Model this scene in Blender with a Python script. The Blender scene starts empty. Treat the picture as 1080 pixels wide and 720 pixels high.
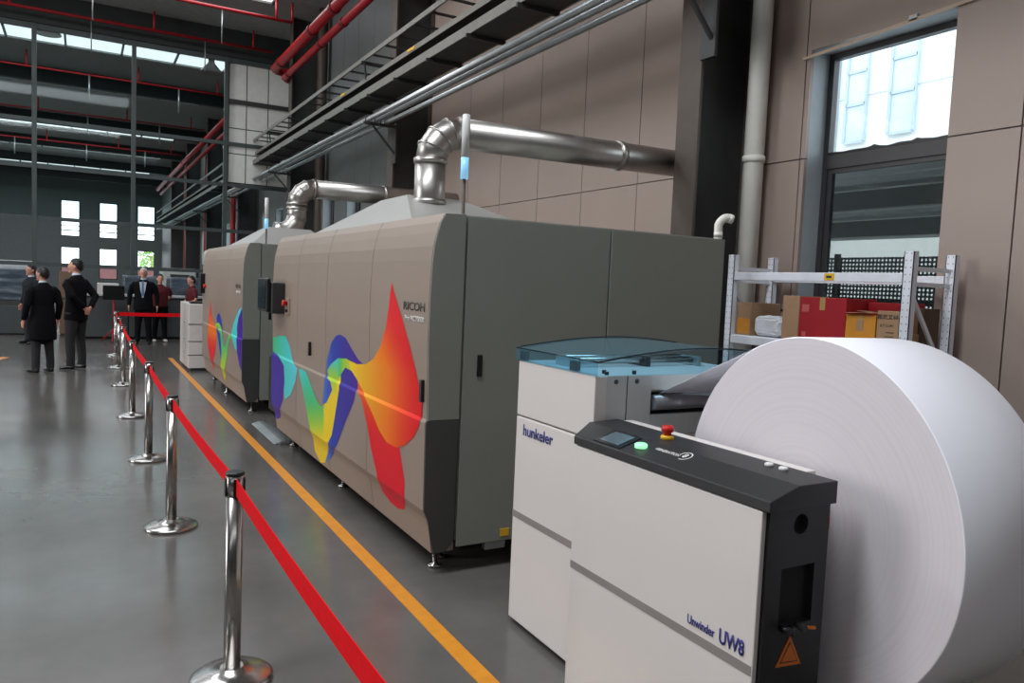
import bpy, bmesh, math, random
from mathutils import Vector, Matrix, noise
from mathutils.geometry import tessellate_polygon
random.seed(7)
D = bpy.data
S = bpy.context.scene
COL = S.collection
PI = math.pi

# ---------------------------------------------------------------- camera
cam_d = D.cameras.new('camera'); cam = D.objects.new('camera', cam_d); COL.objects.link(cam)
cam_d.sensor_width = 36; cam_d.lens = 26.8; cam_d.clip_start = .05; cam_d.clip_end = 300
RM = Matrix(((0.8708830722610622, -0.002197772083989606, -0.4914853448954507),
             (-0.48960875982759394, 0.08353626616693964, -0.8679314227143591),
             (0.04296436603999553, 0.9965023141130949, 0.07167427166025639)))
RM = Matrix([list(r) for r in RM])
cam.matrix_world = Matrix.Translation((0, 0, 1.72)) @ RM.to_4x4()
S.camera = cam
S.view_settings.view_transform = 'Standard'; S.view_settings.look = 'None'
S.view_settings.gamma = 1; S.view_settings.use_curve_mapping = False
S.view_settings.exposure = 0.0

# ---------------------------------------------------------------- sky
W = D.worlds.new('world'); S.world = W; W.use_nodes = True
bg = W.node_tree.nodes['Background']; bg.inputs[0].default_value = (.86, .94, 1, 1); bg.inputs[1].default_value = 3.3

# ---------------------------------------------------------------- lamps behind the skylights, and fill lamps along the windowless left wall
def area(name, loc, sx, sy, power, rot=(0, 0, 0), color=(1, 1, 1), spread=180):
    l = D.lights.new(name, 'AREA'); l.shape = 'RECTANGLE'; l.size = sx; l.size_y = sy
    l.energy = power; l.color = color; l.spread = math.radians(spread)
    o = D.objects.new(name, l); o.location = loc; o.rotation_euler = rot; COL.objects.link(o); return o
ROOF = 8.8
SKY_Y = [-6.0, 2.6, 11.3, 20.1, 28.1, 34.8, 45.0, 52.9, 62.0]
SKY_P = [150, 700, 480, 330, 620, 400, 620, 420, 500]
def SKX(y): return (-6.5, 1.8) if y in (2.6, 11.3) else (-17.0, 4.34)
for y, p in zip(SKY_Y, SKY_P):
    xa, xb = SKX(y)
    area('skylight_daylight', ((xa + xb) / 2, y, ROOF - .06), xb - xa - .2, 1.9 if y != 34.8 else 1.0, p, color=(.90, .95, 1))
area('side_fill_light', (-17.6, 13, 4.4), 20, 5.5, 2950, rot=(0, -PI / 2, 0), color=(1, .975, .965))  # fill standing in for unseen daylight from the left; no window is built
area('side_fill_light', (-17.6, 47, 4.2), 40, 5.0, 2600, rot=(0, -PI / 2, 0), color=(.97, 1, 1))  # added fill that brightens the far hall; the wall here is solid

# ---------------------------------------------------------------- material helpers
MATS = {}
def mat(name, col, rough=.5, metal=0, var=.06, scale=6, bump=0, bscale=60, coat=0, emit=None, estr=0, spec=.5, stretch=None):
    if name in MATS: return MATS[name]
    m = D.materials.new(name); m.use_nodes = True; nt = m.node_tree; b = nt.nodes['Principled BSDF']
    b.inputs['Roughness'].default_value = rough; b.inputs['Metallic'].default_value = metal
    b.inputs['Specular IOR Level'].default_value = spec
    b.inputs['Coat Weight'].default_value = coat
    tc = nt.nodes.new('ShaderNodeTexCoord'); nz = nt.nodes.new('ShaderNodeTexNoise'); nz.inputs['Scale'].default_value = scale
    nz.inputs['Detail'].default_value = 4
    src = tc.outputs['Object']
    if stretch:
        mp = nt.nodes.new('ShaderNodeMapping'); mp.inputs['Scale'].default_value = stretch
        nt.links.new(src, mp.inputs[0]); src = mp.outputs[0]
    nt.links.new(src, nz.inputs['Vector'])
    r = nt.nodes.new('ShaderNodeValToRGB')
    r.color_ramp.elements[0].position = .3; r.color_ramp.elements[1].position = .7
    r.color_ramp.elements[0].color = tuple(max(0, c * (1 - var)) for c in col) + (1,)
    r.color_ramp.elements[1].color = tuple(min(1, c * (1 + var)) for c in col) + (1,)
    nt.links.new(nz.outputs['Fac'], r.inputs[0]); nt.links.new(r.outputs[0], b.inputs['Base Color'])
    if bump:
        n2 = nt.nodes.new('ShaderNodeTexNoise'); n2.inputs['Scale'].default_value = bscale; nt.links.new(src, n2.inputs['Vector'])
        bp = nt.nodes.new('ShaderNodeBump'); bp.inputs['Strength'].default_value = bump; bp.inputs['Distance'].default_value = .01
        nt.links.new(n2.outputs['Fac'], bp.inputs['Height']); nt.links.new(bp.outputs[0], b.inputs['Normal'])
    if emit:
        b.inputs['Emission Color'].default_value = tuple(emit) + (1,); b.inputs['Emission Strength'].default_value = estr
    MATS[name] = m; return m
def srgb(r, g, b):
    f = lambda c: (c / 12.92 if c <= .04045 else ((c + .055) / 1.055) ** 2.4)
    return (f(r / 255), f(g / 255), f(b / 255))

M_taupe = mat('taupe_panel', srgb(149, 131, 118), .38, var=.02, scale=2)
M_grey = mat('grey_panel', srgb(136, 138, 130), .42, var=.03, scale=2)
M_dark = mat('dark_grey_panel', srgb(66, 67, 66), .45, var=.04)
M_white = mat('white_painted_steel', srgb(220, 213, 208), .38, var=.015, scale=2)
M_white2 = mat('light_grey_plate', srgb(196, 198, 194), .42, var=.03)
M_black = mat('black_powder_coat', srgb(40, 40, 42), .5, var=.08, scale=30)
M_blackgl = mat('black_plastic', srgb(22, 22, 24), .3, var=.05)
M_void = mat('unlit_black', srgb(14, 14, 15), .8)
M_paper = mat('white_paper', srgb(246, 245, 252), .75, var=.008, scale=3)
M_chrome = mat('brushed_chrome', (.46, .44, .42), .24, 1, var=.08, scale=8, stretch=(1, 1, .1))
M_galv = mat('galvanised_duct', (.5, .475, .45), .38, 1, var=.14, scale=4, bump=.12, bscale=7)
M_conduit = mat('silver_conduit', srgb(170, 175, 176), .35, .7, var=.1)
M_red = mat('red_painted_pipe', srgb(176, 28, 36), .4, var=.1)
M_belt = mat('red_belt_webbing', srgb(232, 22, 32), .85, var=.06, scale=60, spec=.1)
M_steel = mat('dark_steel', srgb(58, 58, 58), .55, var=.12)
M_steel2 = mat('grey_green_steel', srgb(72, 80, 80), .55, var=.12)
M_col = mat('column_steel', srgb(82, 70, 62), .55, var=.08)
M_tray = mat('tray_steel', srgb(134, 130, 122), .5, .3, var=.1)
M_tray_d = mat('tray_dark', srgb(58, 55, 52), .7, var=.12)
M_pvc = mat('cream_pvc', srgb(242, 238, 228), .4, var=.03)
M_rack = mat('pale_blue_rack', srgb(236, 238, 246), .4, 0, var=.05)
M_cardb = mat('cardboard', srgb(172, 136, 104), .8, var=.08)
M_cardr = mat('red_carton', srgb(168, 26, 36), .6, var=.06)
M_cardo = mat('orange_carton', srgb(214, 142, 44), .65, var=.08)
M_blue = mat('navy_print', srgb(44, 44, 122), .5)
M_stripe = mat('grey_print', srgb(140, 132, 128), .5)
M_orange = mat('orange_print', srgb(222, 120, 40), .5)
M_yellow = mat('yellow_plastic', srgb(232, 180, 40), .45)
M_redp = mat('red_plastic', srgb(200, 30, 28), .35)
M_blackprint = mat('black_print', srgb(52, 52, 52), .5)
M_whiteprint = mat('white_print', srgb(225, 224, 222), .5)
M_frame = mat('anthracite_frame', srgb(56, 54, 56), .45, var=.05)
M_deck = mat('roof_deck', srgb(150, 152, 150), .8, var=.08)
M_beam = mat('roof_beam', srgb(44, 48, 48), .7, var=.1)
M_insul = mat('pale_wall_tile', srgb(232, 232, 226), .6, var=.04)
M_farwall = mat('far_wall_paint', srgb(104, 111, 111), .7, var=.1)
M_blackcloth = mat('black_suit_cloth', srgb(15, 15, 19), .9, var=.15, scale=30, spec=.15)
M_greycloth = mat('grey_trouser_cloth', srgb(38, 38, 40), .9, var=.12, scale=30)
M_redcloth = mat('maroon_polo_cloth', srgb(88, 16, 28), .85, var=.1, scale=30)
M_skin = mat('skin', srgb(206, 150, 128), .55, var=.05)
M_hair = mat('black_hair', srgb(20, 17, 16), .5, var=.2, scale=60)
M_hairw = mat('white_hair', srgb(206, 204, 200), .6, var=.1, scale=60)
M_shoe = mat('black_leather', srgb(18, 17, 17), .25)
M_shoew = mat('white_shoe', srgb(200, 198, 194), .5)
M_shirt = mat('pale_shirt', srgb(200, 206, 220), .8)
M_tie = mat('blue_tie', srgb(96, 120, 160), .7)

def glass(name, tint, alpha, rough=.03, diff=0, dcol=(.3, .6, .75)):
    m = D.materials.new(name); m.use_nodes = True; nt = m.node_tree; nt.nodes.clear()
    out = nt.nodes.new('ShaderNodeOutputMaterial'); t = nt.nodes.new('ShaderNodeBsdfTransparent'); t.inputs[0].default_value = tuple(tint) + (1,)
    g = nt.nodes.new('ShaderNodeBsdfGlossy'); g.inputs['Roughness'].default_value = rough
    mx = nt.nodes.new('ShaderNodeMixShader')
    fr = nt.nodes.new('ShaderNodeLayerWeight'); fr.inputs[0].default_value = alpha
    nz = nt.nodes.new('ShaderNodeTexNoise'); nz.inputs['Scale'].default_value = 1.5
    mm = nt.nodes.new('ShaderNodeMath'); mm.operation = 'MULTIPLY_ADD'; mm.inputs[1].default_value = .02; 
    nt.links.new(nz.outputs['Fac'], mm.inputs[0]); nt.links.new(fr.outputs['Fresnel'], mm.inputs[2])
    nt.links.new(mm.outputs[0], mx.inputs[0]); nt.links.new(t.outputs[0], mx.inputs[1]); nt.links.new(g.outputs[0], mx.inputs[2])
    if diff:
        df = nt.nodes.new('ShaderNodeBsdfDiffuse'); df.inputs[0].default_value = tuple(dcol) + (1,); m2 = nt.nodes.new('ShaderNodeMixShader'); m2.inputs[0].default_value = diff
        nt.links.new(mx.outputs[0], m2.inputs[1]); nt.links.new(df.outputs[0], m2.inputs[2]); mx = m2
    nt.links.new(mx.outputs[0], out.inputs[0]); return m
M_glass = glass('window_glass', (.93, .96, .97), .12)
M_glassd = glass('dusty_window_glass', (.62, .64, .64), .12)
M_acryl = glass('blue_acrylic', (.56, .86, 1), .2, diff=.10)
M_acryl2 = glass('deep_blue_acrylic_edge', (.40, .72, .9), .2, diff=.10)
M_partglass = glass('partition_glass', (.8, .87, .87), .1)

M_acryl3 = glass('pale_blue_acrylic', (.66, .88, 1), .08)
def vcol_mat():
    m = D.materials.new('printed_gradient_film'); m.use_nodes = True; nt = m.node_tree; b = nt.nodes['Principled BSDF']
    a = nt.nodes.new('ShaderNodeAttribute'); a.attribute_name = 'Col'; nt.links.new(a.outputs['Color'], b.inputs['Base Color'])
    b.inputs['Roughness'].default_value = .4; b.inputs['Specular IOR Level'].default_value = .2; return m
M_film = vcol_mat()

# floor: polished grey concrete
mf = D.materials.new('polished_concrete'); mf.use_nodes = True; nt = mf.node_tree; b = nt.nodes['Principled BSDF']
tc = nt.nodes.new('ShaderNodeTexCoord'); n1 = nt.nodes.new('ShaderNodeTexNoise'); n1.inputs['Scale'].default_value = .9; n1.inputs['Detail'].default_value = 8; n1.inputs['Roughness'].default_value = .65
nt.links.new(tc.outputs['Object'], n1.inputs['Vector'])
r = nt.nodes.new('ShaderNodeValToRGB'); r.color_ramp.elements[0].position = .3; r.color_ramp.elements[1].position = .72
r.color_ramp.elements[0].color = srgb(84, 81, 79) + (1,); r.color_ramp.elements[1].color = srgb(105, 101, 97) + (1,)
nt.links.new(n1.outputs['Fac'], r.inputs[0]); nt.links.new(r.outputs[0], b.inputs['Base Color'])
n2 = nt.nodes.new('ShaderNodeTexNoise'); n2.inputs['Scale'].default_value = 2.5; n2.inputs['Detail'].default_value = 6
nt.links.new(tc.outputs['Object'], n2.inputs['Vector'])
mr = nt.nodes.new('ShaderNodeMapRange'); mr.inputs['To Min'].default_value = .12; mr.inputs['To Max'].default_value = .27
nt.links.new(n2.outputs['Fac'], mr.inputs['Value']); nt.links.new(mr.outputs[0], b.inputs['Roughness'])
b.inputs['Specular IOR Level'].default_value = .38
M_floor = mf
M_wall = mat('pinkish_beige_wall_panel', srgb(162, 144, 134), .45, var=.03, scale=1.2)

# ---------------------------------------------------------------- object helpers
def link(name, me, m=None, parent=None):
    o = D.objects.new(name, me); COL.objects.link(o)
    if m is not None and not me.materials: me.materials.append(m)
    if parent: o.parent = parent
    return o
def tag(o, label=None, cat=None, group=None, kind=None):
    if label: o['label'] = label
    if cat: o['category'] = cat
    if group: o['group'] = group
    if kind: o['kind'] = kind
    return o
def thing(name, label, cat, loc=(0, 0, 0), group=None, rz=0):
    o = D.objects.new(name, None); COL.objects.link(o); o.location = loc; o.rotation_euler = (0, 0, rz)
    o.empty_display_size = .1
    return tag(o, label, cat, group)
class MB:
    def __init__(s): s.bm = bmesh.new()
    def face(s, pts):
        return s.bm.faces.new([s.bm.verts.new(p) for p in pts])
    def box(s, x0, x1, y0, y1, z0, z1, bev=0):
        v = [s.bm.verts.new(p) for p in [(x0, y0, z0), (x1, y0, z0), (x1, y1, z0), (x0, y1, z0), (x0, y0, z1), (x1, y0, z1), (x1, y1, z1), (x0, y1, z1)]]
        fs = [s.bm.faces.new([v[i] for i in f]) for f in [(3, 2, 1, 0), (4, 5, 6, 7), (0, 1, 5, 4), (1, 2, 6, 5), (2, 3, 7, 6), (3, 0, 4, 7)]]
        if bev:
            es = {e for f in fs for e in f.edges}
            bmesh.ops.bevel(s.bm, geom=list(es), offset=bev, segments=2, profile=.5, affect='EDGES')
        return s
    def bar(s, a, b, w, h, up=(0, 0, 1)):
        a, b = Vector(a), Vector(b); d = (b - a).normalized(); u = Vector(up)
        if abs(d.dot(u)) > .98: u = Vector((1, 0, 0))
        x = d.cross(u).normalized(); y = x.cross(d).normalized()
        c = [(x * (w / 2) * i + y * (h / 2) * j) for i, j in [(-1, -1), (1, -1), (1, 1), (-1, 1)]]
        v = [s.bm.verts.new(a + q) for q in c] + [s.bm.verts.new(b + q) for q in c]
        for f in [(0, 1, 2, 3), (7, 6, 5, 4), (0, 4, 5, 1), (1, 5, 6, 2), (2, 6, 7, 3), (3, 7, 4, 0)]: s.bm.faces.new([v[i] for i in f])
        return s
    def tube(s, pts, r, n=16, cap=True, rs=None):
        pts = [Vector(p) for p in pts]; rings = []; prev = None
        for i, p in enumerate(pts):
            if i == 0: t = pts[1] - p
            elif i == len(pts) - 1: t = p - pts[i - 1]
            else: t = (p - pts[i - 1]).normalized() + (pts[i + 1] - p).normalized()
            t.normalize()
            if prev is None: u = t.cross(Vector((0, 0, 1)) if abs(t.z) < .9 else Vector((1, 0, 0))).normalized()
            else: u = (prev - t * prev.dot(t)).normalized()
            prev = u; w = t.cross(u)
            rr = rs[i] if rs else r
            if 0 < i < len(pts) - 1:
                c = abs(t.dot((p - pts[i - 1]).normalized())); k = 1 / max(c, .5)
            else: k = 1
            ring = []
            bd = (pts[i + 1] - p).normalized() - (p - pts[i - 1]).normalized() if 0 < i < len(pts) - 1 else Vector()
            for j in range(n):
                a = 2 * PI * j / n; q = u * math.cos(a) * rr + w * math.sin(a) * rr
                if bd.length > 1e-5:
                    bn = bd.normalized(); q = q + bn * q.dot(bn) * (k - 1)
                ring.append(s.bm.verts.new(p + q))
            rings.append(ring)
        for a, b2 in zip(rings, rings[1:]):
            for j in range(n):
                f = s.bm.faces.new([a[j], a[(j + 1) % n], b2[(j + 1) % n], b2[j]]); f.smooth = True
        if cap: s.bm.faces.new(rings[0][::-1]); s.bm.faces.new(rings[-1])
        return s
    def lathe(s, prof, c=(0, 0, 0), n=32, axis='z', smooth=True):
        rings = []
        for r_, z in prof:
            ring = []
            for j in range(n):
                a = 2 * PI * j / n; p = (r_ * math.cos(a), r_ * math.sin(a), z)
                if axis == 'x': p = (p[2], p[0], p[1])
                if axis == 'y': p = (p[0], p[2], p[1])
                ring.append(s.bm.verts.new(Vector(p) + Vector(c)))
            rings.append(ring)
        for a, b2 in zip(rings, rings[1:]):
            for j in range(n):
                f = s.bm.faces.new([a[j], a[(j + 1) % n], b2[(j + 1) % n], b2[j]]); f.smooth = smooth
        s.bm.faces.new(rings[0][::-1]); s.bm.faces.new(rings[-1])
        return s
    def prism(s, poly, a0, a1, axis='y'):
        # poly in the plane normal to axis: x -> (y,z), y -> (x,z), z -> (x,y)
        def P(q, a): return {'x': (a, q[0], q[1]), 'y': (q[0], a, q[1]), 'z': (q[0], q[1], a)}[axis]
        A = [s.bm.verts.new(P(q, a0)) for q in poly]; B = [s.bm.verts.new(P(q, a1)) for q in poly]; n = len(poly)
        s.bm.faces.new(A); s.bm.faces.new(B[::-1])
        for i in range(n): s.bm.faces.new([A[i], B[i], B[(i + 1) % n], A[(i + 1) % n]])
        return s
    def build(s, name, m, parent=None, loc=None, bev=0, smooth_angle=None):
        bmesh.ops.recalc_face_normals(s.bm, faces=s.bm.faces)
        me = D.meshes.new(name)
        if loc is not None:
            bmesh.ops.translate(s.bm, verts=s.bm.verts, vec=-Vector(loc))
        s.bm.to_mesh(me); s.bm.free()
        o = link(name, me, m, parent)
        if loc is not None: o.location = loc
        if bev:
            md = o.modifiers.new('bevel', 'BEVEL'); md.width = bev; md.segments = 2; md.limit_method = 'ANGLE'; md.angle_limit = math.radians(40)
        return o
def struct(o): o['kind'] = 'structure'; return o
def bx(name, m, x0, x1, y0, y1, z0, z1, parent=None, bev=0):
    return MB().box(x0, x1, y0, y1, z0, z1).build(name, m, parent, bev=bev)
def sub(parent_thing):   # things whose parts are written in world coordinates
    return parent_thing
def copy_tree(o, parent=None, kids=None):
    c = o.copy(); COL.objects.link(c)
    if parent: c.parent = parent
    for ch in list(o.children): copy_tree(ch, c)
    return c

def text_mesh(body, name, m, origin, u, v, width, height, parent=None, bold=.0, depth=.0015, shear=0):
    cu = D.curves.new(name, 'FONT'); cu.body = body; cu.size = 1; cu.offset = bold; cu.resolution_u = 4; cu.shear = shear
    tmp = D.objects.new(name + '_tmp', cu); COL.objects.link(tmp)
    bpy.context.view_layer.update()
    dg = bpy.context.evaluated_depsgraph_get(); me = D.meshes.new_from_object(tmp.evaluated_get(dg))
    D.objects.remove(tmp)
    xs = [p.co.x for p in me.vertices]; ys = [p.co.y for p in me.vertices]
    x0, x1, y0, y1 = min(xs), max(xs), min(ys), max(ys)
    u = Vector(u).normalized(); v = Vector(v).normalized(); w = u.cross(v)
    O = Vector(origin)
    bm = bmesh.new(); bm.from_mesh(me)
    for p in bm.verts:
        p.co = O + u * ((p.co.x - x0) / (x1 - x0) * width) + v * ((p.co.y - y0) / (y1 - y0) * height) + w * depth * .5
    r = bmesh.ops.extrude_face_region(bm, geom=list(bm.faces))
    bmesh.ops.translate(bm, verts=[g for g in r['geom'] if isinstance(g, bmesh.types.BMVert)], vec=w * depth * .5)
    bmesh.ops.recalc_face_normals(bm, faces=bm.faces)
    me2 = D.meshes.new(name); bm.to_mesh(me2); bm.free()
    return link(name, me2, m, parent)

# ================================================================ THE SETTING
WX = 5.75
XL, YN, YF = -18.0, -9.0, 70.0
struct(MB().box(XL, 6.2, YN, YF, -.3, 0).build('floor', M_floor))
struct(MB().box(XL - .3, XL, YN, YF, 0, ROOF).build('wall_left', M_farwall))
struct(MB().box(XL, 6.2, YN - .3, YN, 0, ROOF).build('wall_near', M_beam))

# right wall as cladding panels with open joints; the opening of the near window is left out
WIN = [(3.55, 4.88, .95, 3.97)]
for k in range(1, 7):
    y = 13.6 + 8.1 * (k - 1)
    WIN.append((y + 4.1, y + 5.3, 2.2, 4.0)); WIN.append((y + 6.3, y + 7.5, 2.2, 4.0))
ycuts = [YN, -6, -3.1, -1, 1.1, 3.02, 4.93, 6.15, 7.3, 8.47, 9.6, 10.76, 11.92]
y = 13.08
y = 13.6
while y < YF - .5: ycuts.append(y); y += 1.155
ycuts.append(YF)
zc = [0, 3.0, 6.0, ROOF]
wm = MB(); wm2 = MB()
GAPJ = .006
for ya, yb in zip(ycuts, ycuts[1:]):
    for za, zb in zip(zc, zc[1:]):
        rects = [(ya + GAPJ, yb - GAPJ, za + GAPJ, zb - GAPJ)]
        for (wy0, wy1, wz0, wz1) in WIN:
            out = []
            for (a, b_, c, d) in rects:
                if b_ <= wy0 or a >= wy1 or d <= wz0 or c >= wz1: out.append((a, b_, c, d)); continue
                if a < wy0: out.append((a, wy0, c, d))
                if b_ > wy1: out.append((wy1, b_, c, d))
                aa, bb = max(a, wy0), min(b_, wy1)
                if c < wz0: out.append((aa, bb, c, wz0))
                if d > wz1: out.append((aa, bb, wz1, d))
            rects = out
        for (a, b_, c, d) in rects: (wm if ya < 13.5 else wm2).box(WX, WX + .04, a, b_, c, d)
struct(wm.build('wall_right', M_wall))
struct(wm2.build('wall_right_far', mat('darker_wall_panel', srgb(104, 108, 106), .5, var=.05)))  # panels in a darker tone along the far stretch
# masonry behind the cladding, pierced by the same openings
wb = MB()
def pierced(mb, x0, x1, y0, y1, z0, z1, wins):
    ys = sorted({y0, y1} | {w[0] for w in wins} | {w[1] for w in wins})
    for a, b_ in zip(ys, ys[1:]):
        w = [q for q in wins if q[0] <= a + 1e-6 and q[1] >= b_ - 1e-6]
        if not w: mb.box(x0, x1, a, b_, z0, z1)
        else:
            mb.box(x0, x1, a, b_, z0, w[0][2]); mb.box(x0, x1, a, b_, w[0][3], z1)
pierced(wb, WX + .041, WX + .42, YN, YF, 0, ROOF, WIN)
struct(wb.build('trim_1', mat('wall_core', srgb(170, 178, 182), .6)))
def window(n, y0, y1, z0, z1, zt=None, lower=None, upper=None):
    f = MB(); xf = 6.0
    fw = .055
    f.box(xf, xf + .07, y0, y0 + fw, z0, z1).box(xf, xf + .07, y1 - fw, y1, z0, z1)
    f.box(xf, xf + .07, y0 + fw, y1 - fw, z0, z0 + fw).box(xf, xf + .07, y0 + fw, y1 - fw, z1 - fw, z1)
    if zt: f.box(xf - .01, xf + .08, y0 + fw, y1 - fw, zt - .065, zt + .065)
    o = struct(f.build('window_%d' % n, M_frame))
    if zt:
        g = MB().box(xf + .03, xf + .042, y0 + fw, y1 - fw, zt + .065, z1 - fw).build('pane', M_glass, o)
        s_ = MB(); a, b_, c, d = y0 + fw, y1 - fw, z0 + fw, zt - .065
        s_.box(xf + .01, xf + .06, a, a + .05, c, d).box(xf + .01, xf + .06, b_ - .05, b_, c, d).box(xf + .01, xf + .06, a + .05, b_ - .05, c, c + .05).box(xf + .01, xf + .06, a + .05, b_ - .05, d - .04, d)
        sash = s_.build('sash', M_frame, o)
        MB().box(xf + .03, xf + .042, a + .05, b_ - .05, c + .05, d - .04).build('pane', M_glassd, sash)
    else:
        MB().box(xf + .03, xf + .042, y0 + fw, y1 - fw, z0 + fw, z1 - fw).build('pane', M_glass, o)
    return o
w1 = window(1, 3.55, 4.88, .95, 3.97, zt=2.99)
# torn sealing strip along the transom
fm = MB(); n = 28
ptsT = []
for i in range(n + 1):
    yy = 3.61 + (4.82 - 3.61) * i / n
    ptsT.append((yy, 3.055 + .016 + .014 * noise.noise(Vector((yy * 7, 1, 3))) + (.012 if i in (8, 17) else 0)))
fm.prism([(3.61, 3.05)] + ptsT + [(4.82, 3.05)], 5.985, 5.998, 'x')
fm.build('sealing_strip', M_blackgl, w1)
for i, (a, b_, c, d) in enumerate(WIN[1:]): window(i + 2, a, b_, c, d, zt=None)
# wooden blind rail along the head of the near window
t = thing('blind_rail', 'thin pale wooden rail fixed along the top edge of the tall window', 'rail')
MB().bar((WX - .02, 4.95, 3.90), (WX - .02, 3.40, 3.985), .02, .025).build('rail', mat('pale_wood', srgb(196, 172, 150), .5, var=.1, stretch=(3, .3, 3)), t)
MB().box(WX - .03, WX + .0, 3.86, 3.93, 3.955, 4.0).build('bracket', M_white2, t)

# far wall with three tall windows (upper and lower light each)
fw = MB()
farw = []
for k in range(-4, 2):
    xc = -.8 + 2.68 * (k + 0) * 1.0
xs_far = [(-9.5, -8.2), (-6.8, -5.5), (-4.15, -2.85), (-1.46, -.16), (1.2, 2.5), (3.95, 5.25)]
xs_far = xs_far[1:]
def wallx(mb, y0, y1, wins):
    xs = sorted({XL, 6.2} | {w for q in wins for w in q})
    for a, b_ in zip(xs, xs[1:]):
        if any(q[0] <= a + 1e-6 and q[1] >= b_ - 1e-6 for q in wins):
            mb.box(a, b_, y0, y1, 0, .9); mb.box(a, b_, y0, y1, 3.35, 4.2); mb.box(a, b_, y0, y1, 7.0, ROOF)
        else: mb.box(a, b_, y0, y1, 0, ROOF)
wallx(fw, YF, YF + .3, xs_far[2:] if 0 else xs_far[2:])
struct(fw.build('wall_far', M_farwall))
n = len(WIN) + 1
for (a, b_) in xs_far[2:]:
    for (c, d) in ((.9, 3.35), (4.2, 7.0)):
        f = MB(); yy = YF + .1
        f.box(a, a + .06, yy, yy + .06, c, d).box(b_ - .06, b_, yy, yy + .06, c, d).box(a, b_, yy, yy + .06, c, c + .06).box(a, b_, yy, yy + .06, d - .06, d)
        f.box(a, b_, yy, yy + .06, c + (d - c) * .42, c + (d - c) * .42 + .12)
        if c > 4: f.box(a, b_, yy, yy + .06, c + (d - c) * .28, c + (d - c) * .28 + .06).box(a, b_, yy, yy + .06, c + (d - c) * .15, c + (d - c) * .15 + .08)
        o = struct(f.build('window_%d' % n, M_frame)); n += 1
        MB().box(a, b_, yy + .02, yy + .03, c, d).build('pane', M_glass, o)

def SKH(y): return .52 if y == 34.8 else 1.0
# roof: deck pierced by skylight strips, beams between
dk = MB(); edges = [YN]
for y in SKY_Y: edges += [y - SKH(y), y + SKH(y)]
edges.append(YF)
for i in range(0, len(edges), 2): dk.box(XL, 6.2, edges[i], edges[i + 1], ROOF, ROOF + .25)
for y in SKY_Y: dk.box(SKX(y)[1] + .01, 6.2, y - SKH(y), y + SKH(y), ROOF, ROOF + .25); dk.box(XL, SKX(y)[0] - .01, y - SKH(y), y + SKH(y), ROOF, ROOF + .25)
struct(dk.build('ceiling', M_deck))
M_skyl = mat('daylit_skylight', (.85, .9, .95), .6, var=.02, emit=(.93, .97, 1), estr=1.25)
SKL = ['behind the camera', 'above the paper unwinder', 'above the nearer press module', 'ending at the very top of the picture', 'widest bright one seen just behind the glass', 'narrow second one behind the glass', 'third one behind the glass', 'fourth one behind the glass', 'deepest in the far hall']
for y, lb in zip(SKY_Y, SKL):
    t = thing('skylight', 'white daylight strip in the roof, ' + lb, 'skylight', group='skylight strips across the roof'); hh = SKH(y) - .01
    MB().box(SKX(y)[0], SKX(y)[1], y - hh, y + hh, ROOF + .05, ROOF + .1).build('diffuser', M_skyl, t)
    first = None
    for k in range(14 if y > 15 else 0):
        if first is None: first = MB().box(-.03, .03, -hh, hh, ROOF - .02, ROOF + .05).build('glazing_bar', M_beam, t); o = first
        else: o = first.copy(); COL.objects.link(o); o.parent = t
        o.location = (-16.47 + k * 1.6, y, 0)
for k, y in enumerate([-2, 7, 15.7, 32.6, 41.9, 49.5, 57.5, 66]):
    t = thing('roof_beam', 'dark steel roof beam, ' + ['behind the camera', 'over the nearer press module', 'over the far press module', 'first behind the glass', 'second behind the glass', 'third behind the glass', 'fourth behind the glass', 'last before the far wall'][k], 'beam', group='steel beams across the roof')
    bb = MB(); bb.box(-17.9, 5.7, y - .012, y + .012, ROOF - .48, ROOF - .02)
    bb.build('web', M_beam, t)
    MB().box(-17.9, 5.7, y - .14, y + .14, ROOF - .51, ROOF - .48).build('lower_flange', M_beam, t)
    MB().box(-17.9, 5.7, y - .14, y + .14, ROOF - .02, ROOF).build('upper_flange', M_beam, t)
# dark roof gutters that step the deck
# partition between the two halls
PY = 24.0
pt = thing('glazed_partition', 'tall grey steel and glass partition dividing the hall behind the people', 'partition')
for x in (-13.1, -10.7, -8.3, -5.9, -3.5, -1.1, 1.24, 3.66):
    MB().box(x - .055, x + .055, PY - .06, PY + .06, 0, 8.02).build('post', M_steel2, pt)
for z in (1.78, 3.0, 4.35, 5.55, 7.95):
    h = .05 if z != 7.95 else .07
    MB().box(-17.9, 5.5, PY - .04, PY + .04, z - h, z + h).build('rail', M_steel2, pt)
MB().box(3.72, 5.5, PY - .05, PY + .05, 6.72, 6.84).build('rail', M_steel, pt)
MB().box(-17.9, 3.6, PY + .045, PY + .055, 3.05, 7.88).build('glass_pane', M_partglass, pt)
struct(MB().box(XL, 5.74, PY - .1, PY + .15, 8.02, ROOF - .001).build('trim_2', M_beam))
tp = thing('tiled_wall_panel', 'pale square panels in dark joints filling the right end of the partition', 'wall panel')
backm = MB().box(3.73, 5.48, PY + .06, PY + .1, 4.42, 8.0).build('backing', M_steel, tp)
xs_t = [3.74, 4.24, 4.86, 5.47]; zs_t = [4.43, 5.98, 6.7, 7.5, 7.98]
zs_t = [4.43, 5.28, 6.02, 6.78, 7.95]
tl = MB()
for a, b_ in zip(xs_t, xs_t[1:]):
    for c, d in zip(zs_t, zs_t[1:]): tl.box(a + .015, b_ - .015, PY + .04, PY + .06, c + .015, d - .015)
tl.build('tile_face', M_insul, tp)

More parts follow.
